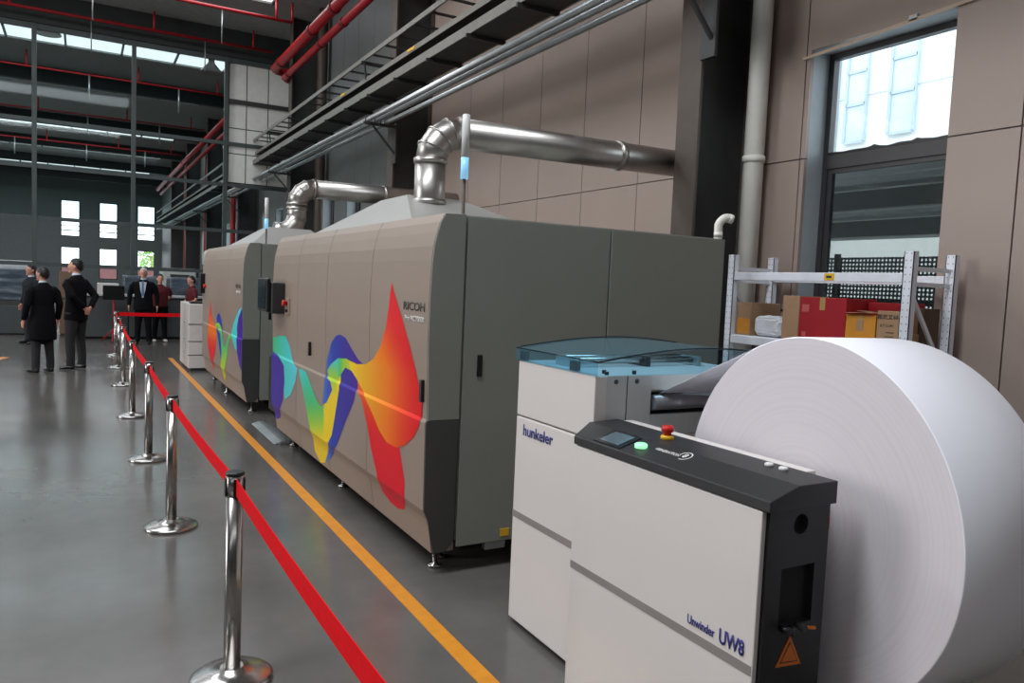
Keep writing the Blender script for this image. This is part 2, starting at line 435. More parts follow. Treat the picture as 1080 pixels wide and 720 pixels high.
# floor markings (painted)
ln = MB().box(1.50, 1.585, -1.5, 16.6, 0.0005, .004).build('floor_line', mat('orange_floor_paint', srgb(216, 140, 40), .4, var=.08, scale=14))
tag(ln, 'long yellow-orange safety line painted beside the printing machine', 'floor line')
l2 = MB(); l2.face([(-1.62, 15.6, .004), (-1.50, 15.55, .004), (-1.17, 16.9, .004), (-1.30, 17.0, .004)])
l2 = l2.build('floor_line', MATS['orange_floor_paint']); tag(l2, 'short orange floor marking at the far left beside the standing people', 'floor line')

# ---------------------------------------------------------------- columns along the right wall
for k, y in enumerate([-2.6, 5.49, 13.6, 21.7, 29.8, 37.9, 46, 54]):
    c = MB()
    c.box(5.0, 5.03, y, y + .3, 0, ROOF)
    c.box(WX - .03, WX - .002, y, y + .3, 0, ROOF)
    cc = thing('steel_column', ['', 'dark steel column beside the cream drainpipe, nearest to the window', 'dark steel column behind the nearer silver exhaust duct', 'dark steel column at the partition end of the right wall'][k] if 0 < k < 4 else 'dark steel column of the right wall beyond the partition', 'column', group=None if 0 < k < 4 else 'columns beyond the partition')
    c.build('flange', M_col, cc)
    MB().box(5.03, WX - .03, y + .14, y + .16, 0, ROOF).build('web', M_steel, cc)
    if k == 1:
        # black filler standing in for the shade inside the column recess
        MB().box(5.05, WX - .04, y + .161, y + .29, 0, ROOF - .01).build('recess_shade', M_void, cc)

# ---------------------------------------------------------------- drainpipe, pvc pipe
t = thing('drainpipe', 'tall cream drainpipe running up the wall between column and window', 'pipe')
MB().tube([(5.6, 5.35, 0), (5.6, 5.35, ROOF - .02)], .095, 24).build('pipe', M_pvc, t)
for z in (3.03, 6.2, .6): MB().lathe([(.105, z - .03), (.108, z), (.105, z + .03)], (5.6, 5.35, 0), 24).build('collar', M_pvc, t)
t = thing('vent_pipe', 'small cream elbow pipe poking up behind the grey printer end', 'pipe')
arc = [(4.57, 4.7, 0), (4.57, 4.7, 2.30)] + [(4.57 + .06 * (1 - math.cos(a)), 4.7 - .03 * math.sin(a), 2.30 + .06 * math.sin(a)) for a in [PI / 8 * k for k in range(1, 5)]] + [(4.65, 4.665, 2.358)]
MB().tube(arc, .034, 20).build('pipe', M_pvc, t)
MB().tube([(4.642, 4.668, 2.358), (4.675, 4.655, 2.35)], .038, 20).build('socket', M_pvc, t)
MB().lathe([(.036, 2.2), (.036, 2.24)], (4.57, 4.7, 0), 20).build('collar', M_pvc, t)

# ---------------------------------------------------------------- overhead trays and conduits
Y0T, Y1T = 2.0, 58.0
for i, (x, z, r_) in enumerate([(4.47, 4.60, .045), (4.64, 4.62, .045), (4.83, 4.60, .04), (4.92, 4.66, .028)]):
    o = MB().tube([(x, Y0T, z), (x, Y1T, z)], r_, 12).build('conduit', M_conduit)
    tag(o, ['thick silver conduit, outermost of the bundle under the cable trays', 'silver conduit second from the aisle in the bundle under the trays', 'silver conduit third from the aisle in the bundle under the trays', 'thin silver conduit nearest the wall in the bundle under the trays'][i], 'conduit', 'silver conduits under the trays')
for y in (5.35, 13.45, 21.55, 29.65, 37.75, 45.85):
    t = thing('wall_bracket', 'dark triangular steel bracket carrying conduits on the %s column' % {5.35: 'nearest', 13.45: 'second', 21.55: 'third', 29.65: 'fourth', 37.75: 'fifth', 45.85: 'sixth'}[y], 'bracket')
    MB().bar((4.38, y, 4.53), (5.0, y, 4.53), .05, .05).build('arm', M_steel, t)
    MB().bar((4.55, y, 4.5), (5.0, y, 4.02), .035, .035).build('brace', M_steel, t)
    MB().box(4.97, 5.0, y - .05, y + .14, 3.88, 4.6).build('plate', M_steel, t)
    for x in (4.47, 4.64, 4.83): MB().tube([(x - .06, y, 4.55), (x - .055, y, 4.63), (x, y, 4.665), (x + .055, y, 4.63), (x + .06, y, 4.55)], .009, 6).build('pipe_clamp', M_steel, t)
t = thing('cable_tray', 'wide solid cable tray with grey edge above the silver conduits', 'cable tray')
MB().box(4.45, 4.97, Y0T, Y1T, 5.03, 5.04).build('tray_floor', M_tray_d, t)
MB().box(4.44, 4.455, Y0T, Y1T, 5.02, 5.15).build('tray_edge', M_tray, t)
MB().box(4.965, 4.98, Y0T, Y1T, 5.02, 5.15).build('tray_edge', M_tray, t)
y = Y0T + .6
while y < 34: MB().box(4.40, 4.985, y - .02, y + .02, 4.97, 5.02).build('cross_support', M_steel, t); y += 1.35
t = thing('cable_tray', 'middle cable tray with dark cables, between solid tray and top ladder', 'cable tray')
MB().box(4.52, 4.93, Y0T, Y1T, 5.33, 5.34).build('tray_floor', M_tray_d, t)
MB().box(4.50, 4.515, Y0T, Y1T, 5.32, 5.40).build('tray_edge', M_tray, t)
for i in range(3): MB().tube([(4.6 + .1 * i, Y0T, 5.37), (4.6 + .1 * i, Y1T, 5.37)], .025, 8).build('cable', M_blackgl, t)
for y in (8.0, 11.4, 15.0): MB().box(4.488, 4.50, y, y + .3, 5.34, 5.385).build('cable_label', M_yellow, t)
t = thing('cable_ladder', 'topmost cable ladder with open rungs running along the right wall', 'cable ladder')
for x in (4.45, 4.97): MB().box(x - .012, x + .012, Y0T, Y1T, 5.68, 5.76).build('side_rail', M_tray, t)
y = Y0T + .3
rg = []
while y < 34: rg.append(y); y += .65
for y in rg: MB().box(4.462, 4.958, y - .02, y + .02, 5.69, 5.72).build('rung', M_steel, t)
for y in (13.75, 5.65, 21.85, 29.95):
    MB().bar((4.45, y, 5.72), (4.5, y, 5.36), .03, .03).build('hanger', M_steel, t)
    MB().bar((4.4, y, 5.0), (4.99, y, 4.99), .04, .02).build('hanger', M_steel, t)
    MB().bar((4.4, y, 5.66), (4.99, y, 5.66), .04, .04).build('hanger', M_steel, t)
# ---------------------------------------------------------------- red sprinkler mains and branches
for i, (x, z, r_) in enumerate([(4.66, 7.47, .115), (4.87, 7.20, .085)]):
    ye = 22.25 - .25 * i
    for far in (0, 1):
        t = thing('sprinkler_main', [['thick red sprinkler main over the press, nearest the aisle', 'thinner red sprinkler main over the press, close to the right wall'], ['thick red sprinkler main beyond the partition', 'thinner red sprinkler main beyond the partition']][far][i], 'pipe', group='red sprinkler mains')
        if far: MB().tube([(x, PY + .2, z), (x, 60, z)], r_, 20).build('pipe', M_red, t)
        else: MB().tube([(x, 1.0, z), (x, ye, z), (x + .1, ye + .17, z), (x + .25, ye + .25, z), (WX - .01, ye + .27, z)], r_, 20).build('pipe', M_red, t)
        for y in ((28, 36, 44) if far else (6, 12, 16.5, 18.3, 21.5)): MB().lathe([(r_ * 1.16, y - .09), (r_ * 1.2, y), (r_ * 1.16, y + .09)], (x, 0, z), 20, 'y').build('coupling', mat('dark_red_pipe', srgb(120, 22, 30), .4), t)
bl_unused = 0
bl = {20.5: 'red sprinkler branch pipe nearest overhead, with a drop at its right end', 23.5: 'red sprinkler branch running just before the partition top', 30.2: 'red sprinkler branch seen through the partition, nearest behind the glass', 38: 'red sprinkler branch deeper in the far hall, second behind the partition', 47: 'red sprinkler branch third behind the partition'}
for y, lb in bl.items():
    t = thing('sprinkler_branch', lb, 'pipe', group='red sprinkler branches')
    xe = 4.7 if y == 20.5 else 4.86
    MB().tube([(-17, y, 8.25), (xe, y, 8.25)], .042 if y < 30 else .03, 10).build('pipe', M_red, t)
    for x in ([xe] if y == 20.5 else []) + [-1.6, 1.7, 4.3, -5, -8.5]:
        MB().tube([(x, y, 8.25), (x, y, 8.75)], .03, 8).build('drop', M_red, t)
    for x in (0.2, 3.0, -3): 
        MB().tube([(x, y, 8.25), (x, y, 7.4)], .015 if y < 30 else .03, 8).build('hanger_rod', M_conduit, t)
t = thing('downpipe', 'slim grey rainwater pipe on the dark wall beyond the trays', 'pipe')
MB().tube([(5.55, 20.6, 0), (5.55, 20.6, ROOF - .01)], .12, 16).build('pipe', M_col, t)
# pendant hall lamps
for i, (x, y, z) in enumerate([(-.85, 25.6, 8.7), (3.55, 26.3, 8.55), (-6, 26, 8.6)]):
    t = thing('high_bay_lamp', ['round grey high bay lamp at the upper left of the glass', 'round grey high bay lamp in front of the skylight near the tiled panel', 'round grey high bay lamp far left'][i], 'lamp')
    MB().lathe([(.02, .5), (.09, .45), (.1, .3), (.34, .02), (.34, 0)], (x, y, z - .5), 24).build('lamp_shade', M_tray, t)
    MB().tube([(x, y, z - .02), (x, y, ROOF - .01)], .012, 6).build('lamp_rod', M_conduit, t)

# ================================================================ PRINTING MODULES
PROF = [(1.93, 2.125), (1.80, 2.12), (1.772, 2.07), (1.754, 2.01), (1.736, 1.93), (1.728, 1.85), (1.721, 1.66), (1.72, 1.39), (1.733, .935), (1.722, .915), (1.722, .88), (1.728, .40), (1.755, .34), (1.765, .30), (1.79, .14)]
def prof_x(z):
    P = PROF[1:]
    if z >= P[0][1]: return P[0][0]
    for (xa, za), (xb, zb) in zip(P, P[1:]):
        if zb <= z <= za: return xb + (xa - xb) * (z - zb) / (za - zb)
    return P[-1][0]
def strip_panel(y0, y1, name, parent, m=M_taupe, prof=PROF, th=.03):
    mb = MB(); poly = prof + [(x + th, z) for x, z in prof[::-1]]
    poly = [(x, z) for x, z in prof] + [(1.93, prof[-1][1])]
    mb.prism(poly, y0, y1, 'y')
    return mb.build(name, m, parent)
def decal(poly, name, parent, colf, off, dy=.06):
    mb = bmesh.new(); vs = [Vector((0, a, b_)) for a, b_ in poly]
    V = [mb.verts.new(v) for v in vs]
    for tri in tessellate_polygon([vs]):
        try: mb.faces.new([V[i] for i in tri])
        except ValueError: pass
    ys = [v.y for v in vs]; zs = [v.z for v in vs]
    cuts = [min(zs) + k * .03 for k in range(1, int((max(zs) - min(zs)) / .03) + 1)] + [z for _, z in PROF]
    for z in cuts: bmesh.ops.bisect_plane(mb, geom=mb.verts[:] + mb.edges[:] + mb.faces[:], plane_co=(0, 0, z), plane_no=(0, 0, 1), dist=1e-5)
    y = min(ys) + dy
    while y < max(ys): bmesh.ops.bisect_plane(mb, geom=mb.verts[:] + mb.edges[:] + mb.faces[:], plane_co=(0, y, 0), plane_no=(0, 1, 0), dist=1e-5); y += dy
    lay = mb.loops.layers.float_color.new('Col')
    for f in mb.faces:
        for l in f.loops:
            c = colf(l.vert.co.y, l.vert.co.z); l[lay] = tuple(c) + (1,)
    for v in mb.verts: v.co.x = prof_x(v.co.z) - off
    bmesh.ops.recalc_face_normals(mb, faces=mb.faces)
    me = D.meshes.new(name); mb.to_mesh(me); mb.free()
    return link(name, me, M_film, parent)
def lerp(a, b_, t_): t_ = max(0, min(1, t_)); return tuple(x + (y - x) * t_ for x, y in zip(a, b_))
def ramp(stops, v):
    for (a, ca), (b_, cb) in zip(stops, stops[1:]):
        if v <= b_: return lerp(ca, cb, (v - a) / (b_ - a))
    return stops[-1][1]
C_ = {k: tuple(c / 255 for c in v) for k, v in dict(red=(228, 30, 38), orange=(244, 124, 26), yellow=(244, 208, 36), lime=(160, 205, 60), green=(70, 190, 120), teal=(70, 205, 190), cyan=(100, 210, 225), blue=(44, 66, 172), violet=(76, 40, 150), crimson=(216, 14, 48)).items()}
def lens_caster(parent, x, y, z0):
    MB().lathe([(.022, 0), (.03, .004), (.03, .02), (.012, .03), (.012, z0)], (x, y, 0), 16).build('levelling_foot', M_chrome, parent)

def module_core(t, y0, y1):
    MB().box(1.94, 3.95, y0 + .02, y1, .2, 2.12).build('housing', M_grey, t)
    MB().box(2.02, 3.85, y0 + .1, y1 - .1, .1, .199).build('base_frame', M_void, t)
    # near end cheek that follows the curved front
    lowP = [p for p in PROF if p[1] < .93] ; upP = [p for p in PROF if p[1] >= .93]
    MB().prism([(1.93, 2.125)] + PROF[1:9] + [(1.73, .93), (1.93, .93)], y0, y0 + .012, 'y').build('upper_end_cheek', M_grey, t, bev=.003)
    MB().prism([(1.93, .928), (1.728, .928)] + PROF[9:13] + [(1.775, .22), (1.80, .14), (1.87, .14), (1.925, .20)], y0, y0 + .012, 'y').build('lower_end_cheek', M_dark, t, bev=.003)
def end_doors(t, y0, panels, zb=.16):
    for i, (a, b_) in enumerate(panels):
        d = MB().box(a, b_, y0 + .004, y0 + .02, zb, 2.115).build('end_door', M_grey, t, bev=.004)
        if i == 0: MB().box(a + .09, a + .125, y0 - .004, y0 + .004, 1.18, 1.31).build('handle', M_blackgl, d, bev=.004)

# ---- near module
A0, A1 = 4.0, 8.1
tA = thing('printing_press_module', 'large taupe and grey press module with rainbow wave graphic, nearest the white unwinder', 'printing machine', (0, 0, 0))
module_core(tA, A0, A1)
end_doors(tA, A0, [(1.945, 2.965), (2.975, 3.965)])
seams = [A0 + .013, 5.03, 6.11, 7.05, A1]
doorsA = []
for a, b_ in zip(seams, seams[1:]):
    d = strip_panel(a + .004, b_ - .004, 'front_door', tA); doorsA.append(d)
for i, (yy, z0, z1) in enumerate([(4.07, 1.03, 1.16), (6.58, 1.05, 1.17)]):
    MB().box(1.705, 1.74, yy - .014, yy + .014, z0, z1).build('recessed_handle', M_blackgl, doorsA[0 if i == 0 else 2], bev=.004)
MB().box(1.93, 3.95, A1, A1 + .012, .2, 2.1).build('far_end_panel', M_dark, tA)
def sail_col(y, z):
    # yellow at the ribbon, orange in the belly, red to the right and the tip
    v = (5.45 - y) / 1.35 + max(0, z - 1.15) * .9
    c = ramp([(0, C_['yellow']), (.28, (240/255, 170/255, 36/255)), (.6, C_['orange']), (.95, C_['red']), (1.3, C_['red'])], v)
    return tuple(x ** 2.2 for x in c)
def rib_col(y, z):
    if y < 5.75: c = ramp([(5.3, C_['yellow']), (5.6, C_['lime']), (5.75, C_['green'])], y) if z > .98 else C_['yellow']
    elif y < 6.12:
        c = ramp([(.8, C_['yellow']), (.95, C_['lime']), (1.08, C_['teal'])], z)
    else:
        c = ramp([(.2, C_['yellow']), (.38, C_['yellow']), (.5, C_['lime']), (.7, C_['green']), (.95, C_['teal'])], z + (y - 6.3) * .18)
    return tuple(x ** 2.2 for x in c)
def mk(*st, ax=0):
    def f(y, z):
        return tuple(x ** 2.2 for x in ramp(list(st), y if ax == 0 else z))
    return f
sail = [[4.627,1.714],[4.54,1.616],[4.446,1.523],[4.361,1.431],[4.284,1.342],[4.197,1.216],[4.127,1.105],[4.085,1.019],[4.085,0.945],[4.1,0.882],[4.187,0.796],[4.33,0.718],[4.468,0.681],[4.63,0.68],[4.778,0.731],[4.916,0.82],[5.088,0.91],[5.273,0.997],[5.418,1.051],[5.5,1.124],[5.292,1.117],[5.093,1.139],[4.933,1.194],[4.799,1.291],[4.7,1.422],[4.656,1.569]]
ribbon = [[5.418,1.051],[5.572,1.06],[5.687,0.995],[5.698,0.873],[5.79,0.666],[5.872,0.491],[6.115,0.285],[6.243,0.177],[6.402,0.144],[6.546,0.22],[6.526,0.404],[6.712,0.631],[6.906,0.826],[6.939,0.875],[6.858,0.909],[6.69,0.893],[6.486,0.782],[6.326,0.69],[6.188,0.666],[6.029,0.724],[5.879,0.847],[5.93,0.905],[6.04,0.925],[6.06,0.985],[5.951,1.045],[5.767,1.111],[5.537,1.131],[5.5,1.124]]
redp = [[5.505,1.067],[5.397,1.047],[5.273,0.997],[5.088,0.91],[4.916,0.82],[4.778,0.731],[4.63,0.68],[4.468,0.681],[4.406,0.694],[4.365,0.612],[4.308,0.5],[4.307,0.387],[4.40,0.297],[4.517,0.271],[4.647,0.277],[4.788,0.316],[4.813,0.435],[4.927,0.564],[5.025,0.717],[5.162,0.884],[5.377,0.983]]
bluep = [[6.161,0.696],[6.11,0.852],[6.079,1.057],[5.948,1.213],[5.823,1.28],[5.705,1.3],[5.568,1.283],[5.427,1.215],[5.271,1.152],[5.151,1.133],[5.375,1.089],[5.293,1.026],[5.273,0.964],[5.33,0.842],[5.543,0.639],[5.748,0.426],[6.07,0.246],[6.243,0.177],[6.115,0.285],[5.79,0.666],[5.879,0.847],[6.029,0.724]]
tealp = [[8.09,1.09],[7.9,1.11],[7.763,1.135],[7.511,1.145],[7.35,1.064],[7.231,0.934],[7.003,0.889],[7.073,0.764],[7.247,0.613],[7.485,0.526],[7.581,0.698],[7.811,0.918],[8.09,0.95]]
purp = [[8.09,0.945],[7.784,0.925],[7.543,0.857],[7.504,0.708],[7.581,0.498],[7.85,0.28],[8.09,0.233]]
decal(redp, 'printed_red_wave', tA, lambda y, z: tuple(x ** 2.2 for x in ramp([(.27, C_['crimson']), (.7, C_['red']), (1.05, C_['orange'])], z)), .0016)
decal(bluep, 'printed_blue_wave', tA, mk((5.2, C_['violet']), (5.6, (60/255, 50/255, 150/255)), (5.9, C_['blue']), (6.15, (84/255, 120/255, 200/255))), .0020)
decal(tealp, 'printed_teal_wave', tA, mk((7.0, C_['cyan']), (7.6, C_['teal']), (8.1, C_['green'])), .0016)
decal(purp, 'printed_purple_wave', tA, mk((7.5, C_['violet']), (8.1, (60/255, 44/255, 150/255))), .0022)
decal(ribbon, 'printed_green_wave', tA, rib_col, .0026)
decal(sail, 'printed_orange_sail', tA, sail_col, .0028)
text_mesh('RICOH', 'brand_lettering', M_blackprint, (prof_x(1.57) - .001, 4.405, 1.553), (0, -1, 0), (-.01, 0, 1), .335, .052, tA, bold=.02)
text_mesh('Pro VC70000', 'model_lettering', M_whiteprint, (prof_x(1.5) - .001, 4.375, 1.488), (0, -1, 0), (-.01, 0, 1), .30, .034, tA, bold=.015)
# sloping hood on the roof
def hood(t, bx0, bx1, by0, by1, tx0, tx1, ty0, ty1, z0, z1):
    mb = MB(); v = [mb.bm.verts.new(p) for p in [(bx0, by0, z0), (bx1, by0, z0), (bx1, by1, z0), (bx0, by1, z0), (tx0, ty0, z1), (tx1, ty0, z1), (tx1, ty1, z1), (tx0, ty1, z1)]]
    for f in [(3, 2, 1, 0), (4, 5, 6, 7), (0, 1, 5, 4), (1, 2, 6, 5), (2, 3, 7, 6), (3, 0, 4, 7)]: mb.bm.faces.new([v[i] for i in f])
    return mb.build('roof_hood', mat('hood_grey', srgb(160, 158, 154), .45, var=.02), t, bev=.006)
hood(tA, 2.0, 3.2, 5.0, 8.0, 2.4, 2.9, 6.15, 6.8, 2.121, 2.46)
# monitor arm, screen, emergency stop on the far end of the front
mo = MB().box(1.56, 1.60, 7.62, 8.06, 1.37, 1.70).build('monitor', M_blackgl, tA, bev=.012)
mo.data.materials.clear(); mo.data.materials.append(M_blackgl)
MB().box(1.555, 1.5605, 7.66, 8.02, 1.40, 1.67).build('screen', mat('dark_glass_screen', srgb(40, 52, 56), .1), mo)
MB().box(1.60, 1.722, 7.56, 7.90, 1.36, 1.66).build('monitor_mount', M_black, tA, bev=.01)
p = MB().box(1.705, 1.722, 7.33, 7.47, 1.36, 1.52).build('control_plate', M_taupe, tA, bev=.004)
MB().lathe([(.028, -.045), (.034, -.03), (.02, -.028), (.02, 0)], (1.705, 7.40, 1.47), 16, 'x').build('emergency_stop', M_redp, p)
MB().lathe([(.014, -.02), (.014, 0)], (1.705, 7.38, 1.40), 12, 'x').build('key_switch', M_blackgl, p)
for (x, y) in ((1.88, 4.16), (1.97, 4.30), (3.6, 4.2), (1.9, 6.1), (1.9, 7.8), (3.6, 7.8)):
    MB().lathe([(.04, .0), (.045, .006), (.045, .014), (.014, .022), (.014, .2)], (x, y, 0), 16).build('levelling_foot', M_chrome, tA)
cl = MB().box(2.16, 2.30, 4.04, 4.09, .10, .157).build('floor_bracket', M_conduit, tA, bev=.004)
MB().box(2.24, 2.30, 3.999, 4.0035, .19, .235).build('warning_sticker', M_yellow, tA)
# signal tower standing on the roof
def beacon(name_label, x, y, z0, z1):
    t = thing('signal_tower', name_label, 'signal light', (x, y, z0))
    MB().lathe([(.03, 0), (.03, .015), (.012, .02), (.012, z1 - z0 - .42)], (0, 0, 0), 12).build('pole', M_col, t)
    MB().lathe([(.026, z1 - z0 - .42), (.026, z1 - z0 - .28)], (0, 0, 0), 16).build('blue_lens', mat('pale_blue_lens', srgb(120, 190, 235), .2, emit=(.35, .7, 1), estr=.5), t)
    MB().lathe([(.026, z1 - z0 - .28), (.026, z1 - z0 - .005), (.02, z1 - z0)], (0, 0, 0), 16).build('white_lens', M_whiteprint, t)
beacon('slim signal tower with pale blue band on the nearer press module', 2.2, 4.62, 2.125, 2.835)
beacon('slim signal tower on the farther press module', 2.19, 10.8, 2.125, 2.78)

# ---- far module
B0, B1 = 9.8, 13.4
tB = thing('printing_press_module', 'second taupe press module farther down the line, with orange and purple waves', 'printing machine', (0, 0, 0))
module_core(tB, B0, B1)
end_doors(tB, B0, [(1.945, 2.6), (2.61, 3.965)])
for a, b_ in zip([B0 + .013, 10.9, 12.1, B1], [10.9, 12.1, B1]): strip_panel(a + .004, b_ - .004, 'front_door', tB)
# rounded far corner
MB().prism([(1.745, 2.10), (1.74, 1.6), (1.74, .95), (1.76, .4), (1.80, .14), (1.95, .14), (1.95, 2.11)], B1, B1 + .16, 'y').build('far_end_panel', mat('pale_corner_panel', srgb(190, 180, 168), .4, var=.02), tB, bev=.05)
hood(tB, 2.0, 3.3, 10.95, 13.38, 2.4, 3.0, 11.6, 12.2, 2.121, 2.44)
def clampy(P): return [[max(B0 + .02, min(B1 - .03, y)), z] for y, z in P]
orange = [[12.561,1.213],[12.65,1.08],[12.70,0.976],[12.718,0.877],[12.757,0.688],[12.665,0.53],[12.46,0.406],[12.45,0.237],[12.266,0.325],[11.95,0.567],[11.86,0.769],[11.846,0.905],[11.978,0.927],[12.173,0.974],[12.359,1.083],[12.5,1.33]]
blueb = [[11.75,1.156],[11.902,1.069],[11.823,0.919],[11.657,0.777],[11.484,0.565],[11.336,0.43],[11.483,0.261],[11.253,0.476],[11.30,0.708],[11.312,0.913],[11.441,1.058],[11.585,1.144]]
greenb = [[12.111,0.948],[11.911,1.0],[11.661,1.016],[11.452,0.963],[11.261,0.846],[11.186,0.723],[11.096,0.71],[10.983,0.76],[10.848,0.861],[10.745,0.922],[10.498,0.906],[10.688,0.87],[10.797,0.774],[10.878,0.625],[11.228,0.299],[11.38,0.213],[11.50,0.323],[11.364,0.614],[11.485,0.865],[11.791,0.939]]
purpb = [[9.82,1.30],[9.95,1.25],[10.097,1.172],[10.203,1.048],[10.181,0.897],[10.161,0.764],[9.958,0.584],[9.82,0.53]]
tealb = [[9.82,1.33],[10.05,1.28],[10.236,1.198],[10.463,1.082],[10.639,0.948],[10.528,0.886],[10.335,0.782],[10.161,0.747],[10.181,0.897],[10.203,1.048],[10.097,1.172],[9.95,1.25]]
decal(orange, 'printed_orange_wave', tB, lambda y, z: tuple(x ** 2.2 for x in ramp([(.24, C_['crimson']), (.6, C_['red']), (.85, C_['orange']), (1.3, C_['red'])], z)), .0016)
decal(blueb, 'printed_blue_wave', tB, mk((11.2, C_['blue']), (11.9, C_['blue'])), .002)
decal(greenb, 'printed_green_wave', tB, lambda y, z: tuple(x ** 2.2 for x in ramp([(.2, C_['yellow']), (.5, C_['lime']), (.8, C_['green']), (1.0, C_['lime'])], z)), .0026)
decal(purpb, 'printed_purple_wave', tB, mk((9.8, C_['violet']), (10.2, C_['violet'])), .002)
decal(tealb, 'printed_teal_wave', tB, mk((9.8, C_['cyan']), (10.6, C_['teal'])), .0016)
text_mesh('RICOH', 'brand_lettering', M_blackprint, (prof_x(1.57) - .001, 10.28, 1.553), (0, -1, 0), (-.01, 0, 1), .335, .05, tB, bold=.02)
text_mesh('Pro VC70000', 'model_lettering', M_whiteprint, (prof_x(1.5) - .001, 10.25, 1.488), (0, -1, 0), (-.01, 0, 1), .30, .034, tB, bold=.015)
for (x, y) in ((1.88, 9.95), (3.6, 9.95), (1.9, 13.2), (3.6, 13.2), (1.84, 11.6)):
    MB().lathe([(.04, .0), (.045, .006), (.045, .014), (.014, .022), (.014, .2)], (x, y, 0), 16).build('levelling_foot', M_chrome, tB)
bm_ = MB().box(1.655, 1.738, 13.1, 13.38, 1.40, 1.72).build('monitor', M_blackgl, tB, bev=.01)
MB().lathe([(.03, -.04), (.03, 0)], (1.72, 13.0, 1.52), 16, 'x').build('emergency_stop', M_redp, tB)

# link between the two modules
t = thing('paper_transfer_unit', 'low black transfer unit in the gap between the two press modules', 'machine')
MB().box(2.05, 3.4, 8.13, 9.78, .06, .72).build('housing', M_dark, t, bev=.01)
MB().box(2.0, 2.049, 8.2, 9.0, .1, .62).build('door', M_blackgl, t, bev=.005)
MB().box(2.2, 3.3, 8.13, 9.78, .721, 1.0).build('guide', M_void, t)
for (x, y) in ((2.15, 8.3), (2.15, 9.6), (3.3, 8.3), (3.3, 9.6)): MB().lathe([(.04, 0), (.04, .06)], (x, y, 0), 12).build('foot', M_conduit, t)
t = thing('cable_cover', 'short silver floor strip beside the gap between the press modules', 'cable cover')
MB().prism([(1.72, .002), (1.80, .03), (1.84, .03), (1.92, .002)], 7.9, 9.1, 'y').build('cover', M_conduit, t)
MB().box(1.77, 1.87, 7.86, 7.9, .002, .034).build('end_cap', M_conduit, t, bev=.004)

# white cabinets past the far module
for i, (y0, y1, z) in enumerate([(14.3, 14.9, 1.18), (14.95, 15.6, 1.18)]):
    t = thing('white_cabinet', ['low white cabinet with grey stripes at the far end of the press', 'rear white cabinet directly behind the one with stripes'][i], 'cabinet')
    MB().box(1.62, 2.35, y0, y1, .05, z).build('body', M_white, t, bev=.01)
    MB().box(1.66, 2.3, y0 + .04, y1 - .04, 0, .05).build('plinth', M_dark, t)
    for zz in (.28, .52, .82): MB().box(1.615, 2.352, y0 - .004, y0 + .02, zz, zz + .012).build('drawer_gap', M_steel, t)
    if i == 0:
        MB().box(1.66, 1.86, y0 + .1, y0 + .4, z, z + .035).build('control_panel', M_blackgl, t, bev=.008)

# ================================================================ SILVER EXHAUST DUCTS
def duct(label, xr, y, zr0, zt, xend, r_, lower=None):
    t = thing('exhaust_duct', label, 'duct')
    R = .26; pts = [(xr, y, zr0), (xr, y, zt - R)]
    for a in (22.5, 45, 67.5): pts.append((xr + R * (1 - math.cos(math.radians(a))), y, zt - R + R * math.sin(math.radians(a))))
    pts.append((xr + R, y, zt)); 
    MB().tube([(xr, y, zr0), (xr, y, zt - R)], r_, 28).build('riser', M_galv, t)
    MB().tube(pts[1:], r_ * 1.01, 28).build('elbow', M_galv, t)
    MB().tube([(xr + R, y, zt), (xend, y, zt + .03)], r_, 28).build('horizontal_run', M_galv, t)
    for (a, b_) in (((xr, y, zt - R - .02), (xr, y, zt - R + .02)), ((xr, y, zr0 + .17), (xr, y, zr0 + .21)), ((xr + R - .02, y, zt), (xr + R + .02, y, zt)), ((4.40, y, zt + .015), (4.46, y, zt + .016))):
        MB().tube([a, b_], r_ + .012, 28).build('clamp_ring', M_galv, t)
    for k in (2, 3, 4):
        p_ = Vector(pts[k]); d_ = (Vector(pts[k + 1]) - Vector(pts[k - 1])).normalized()
        MB().tube([p_ - d_ * .008, p_ + d_ * .008], r_ + .012, 28).build('elbow_seam', M_galv, t)
    return t
d1 = duct('large silver exhaust duct rising from the nearer press module to the wall', 2.515, 5.94, 2.20, 2.985, WX - .001, .128)
MB().lathe([(.16, 2.27), (.16, 2.31), (.13, 2.38)], (2.515, 5.94, 0), 28).build('spigot', M_galv, d1)
d2 = duct('silver exhaust duct rising from the farther press module', 2.98, 12.4, 2.62, 3.14, WX - .001, .15)
MB().tube([(2.98, 12.4, 2.68), (2.95, 12.4, 2.56), (2.86, 12.4, 2.46), (2.72, 12.4, 2.42), (2.62, 12.4, 2.43)], .15, 24).build('lower_elbow', M_galv, d2)

# ================================================================ UNWINDER
tU = thing('paper_unwinder', 'white paper unwinder with black control console and blue clear cover', 'machine')
tw = MB(); tw.box(1.92, 2.95, 2.65, 3.31, .03, 1.075)
MB().box(1.92, 2.95, 2.66, 3.31, .03, 1.072).build('lower_cabinet', M_white, tU, bev=.006)
MB().box(1.92, 1.985, 2.65, 3.31, 1.078, 1.352).build('side_cover', M_white, tU, bev=.006)
MB().box(1.985, 2.90, 3.2, 3.31, 1.078, 1.352).build('rear_cover', M_white, tU, bev=.006)
MB().box(2.90, 2.95, 2.65, 3.31, 1.078, 1.352).build('side_cover', M_white, tU, bev=.006)
MB().box(1.96, 2.9, 2.72, 3.27, 0, .03).build('plinth', M_dark, tU)
ff = MB()   # front plate with the roller slot
ff.box(1.985, 2.235, 2.655, 2.68, 1.075, 1.352); ff.box(2.235, 2.90, 2.655, 2.68, 1.283, 1.352); ff.box(2.235, 2.90, 2.655, 2.68, 1.075, 1.17)
fp = ff.build('front_plate', M_white2, tU, bev=.002)
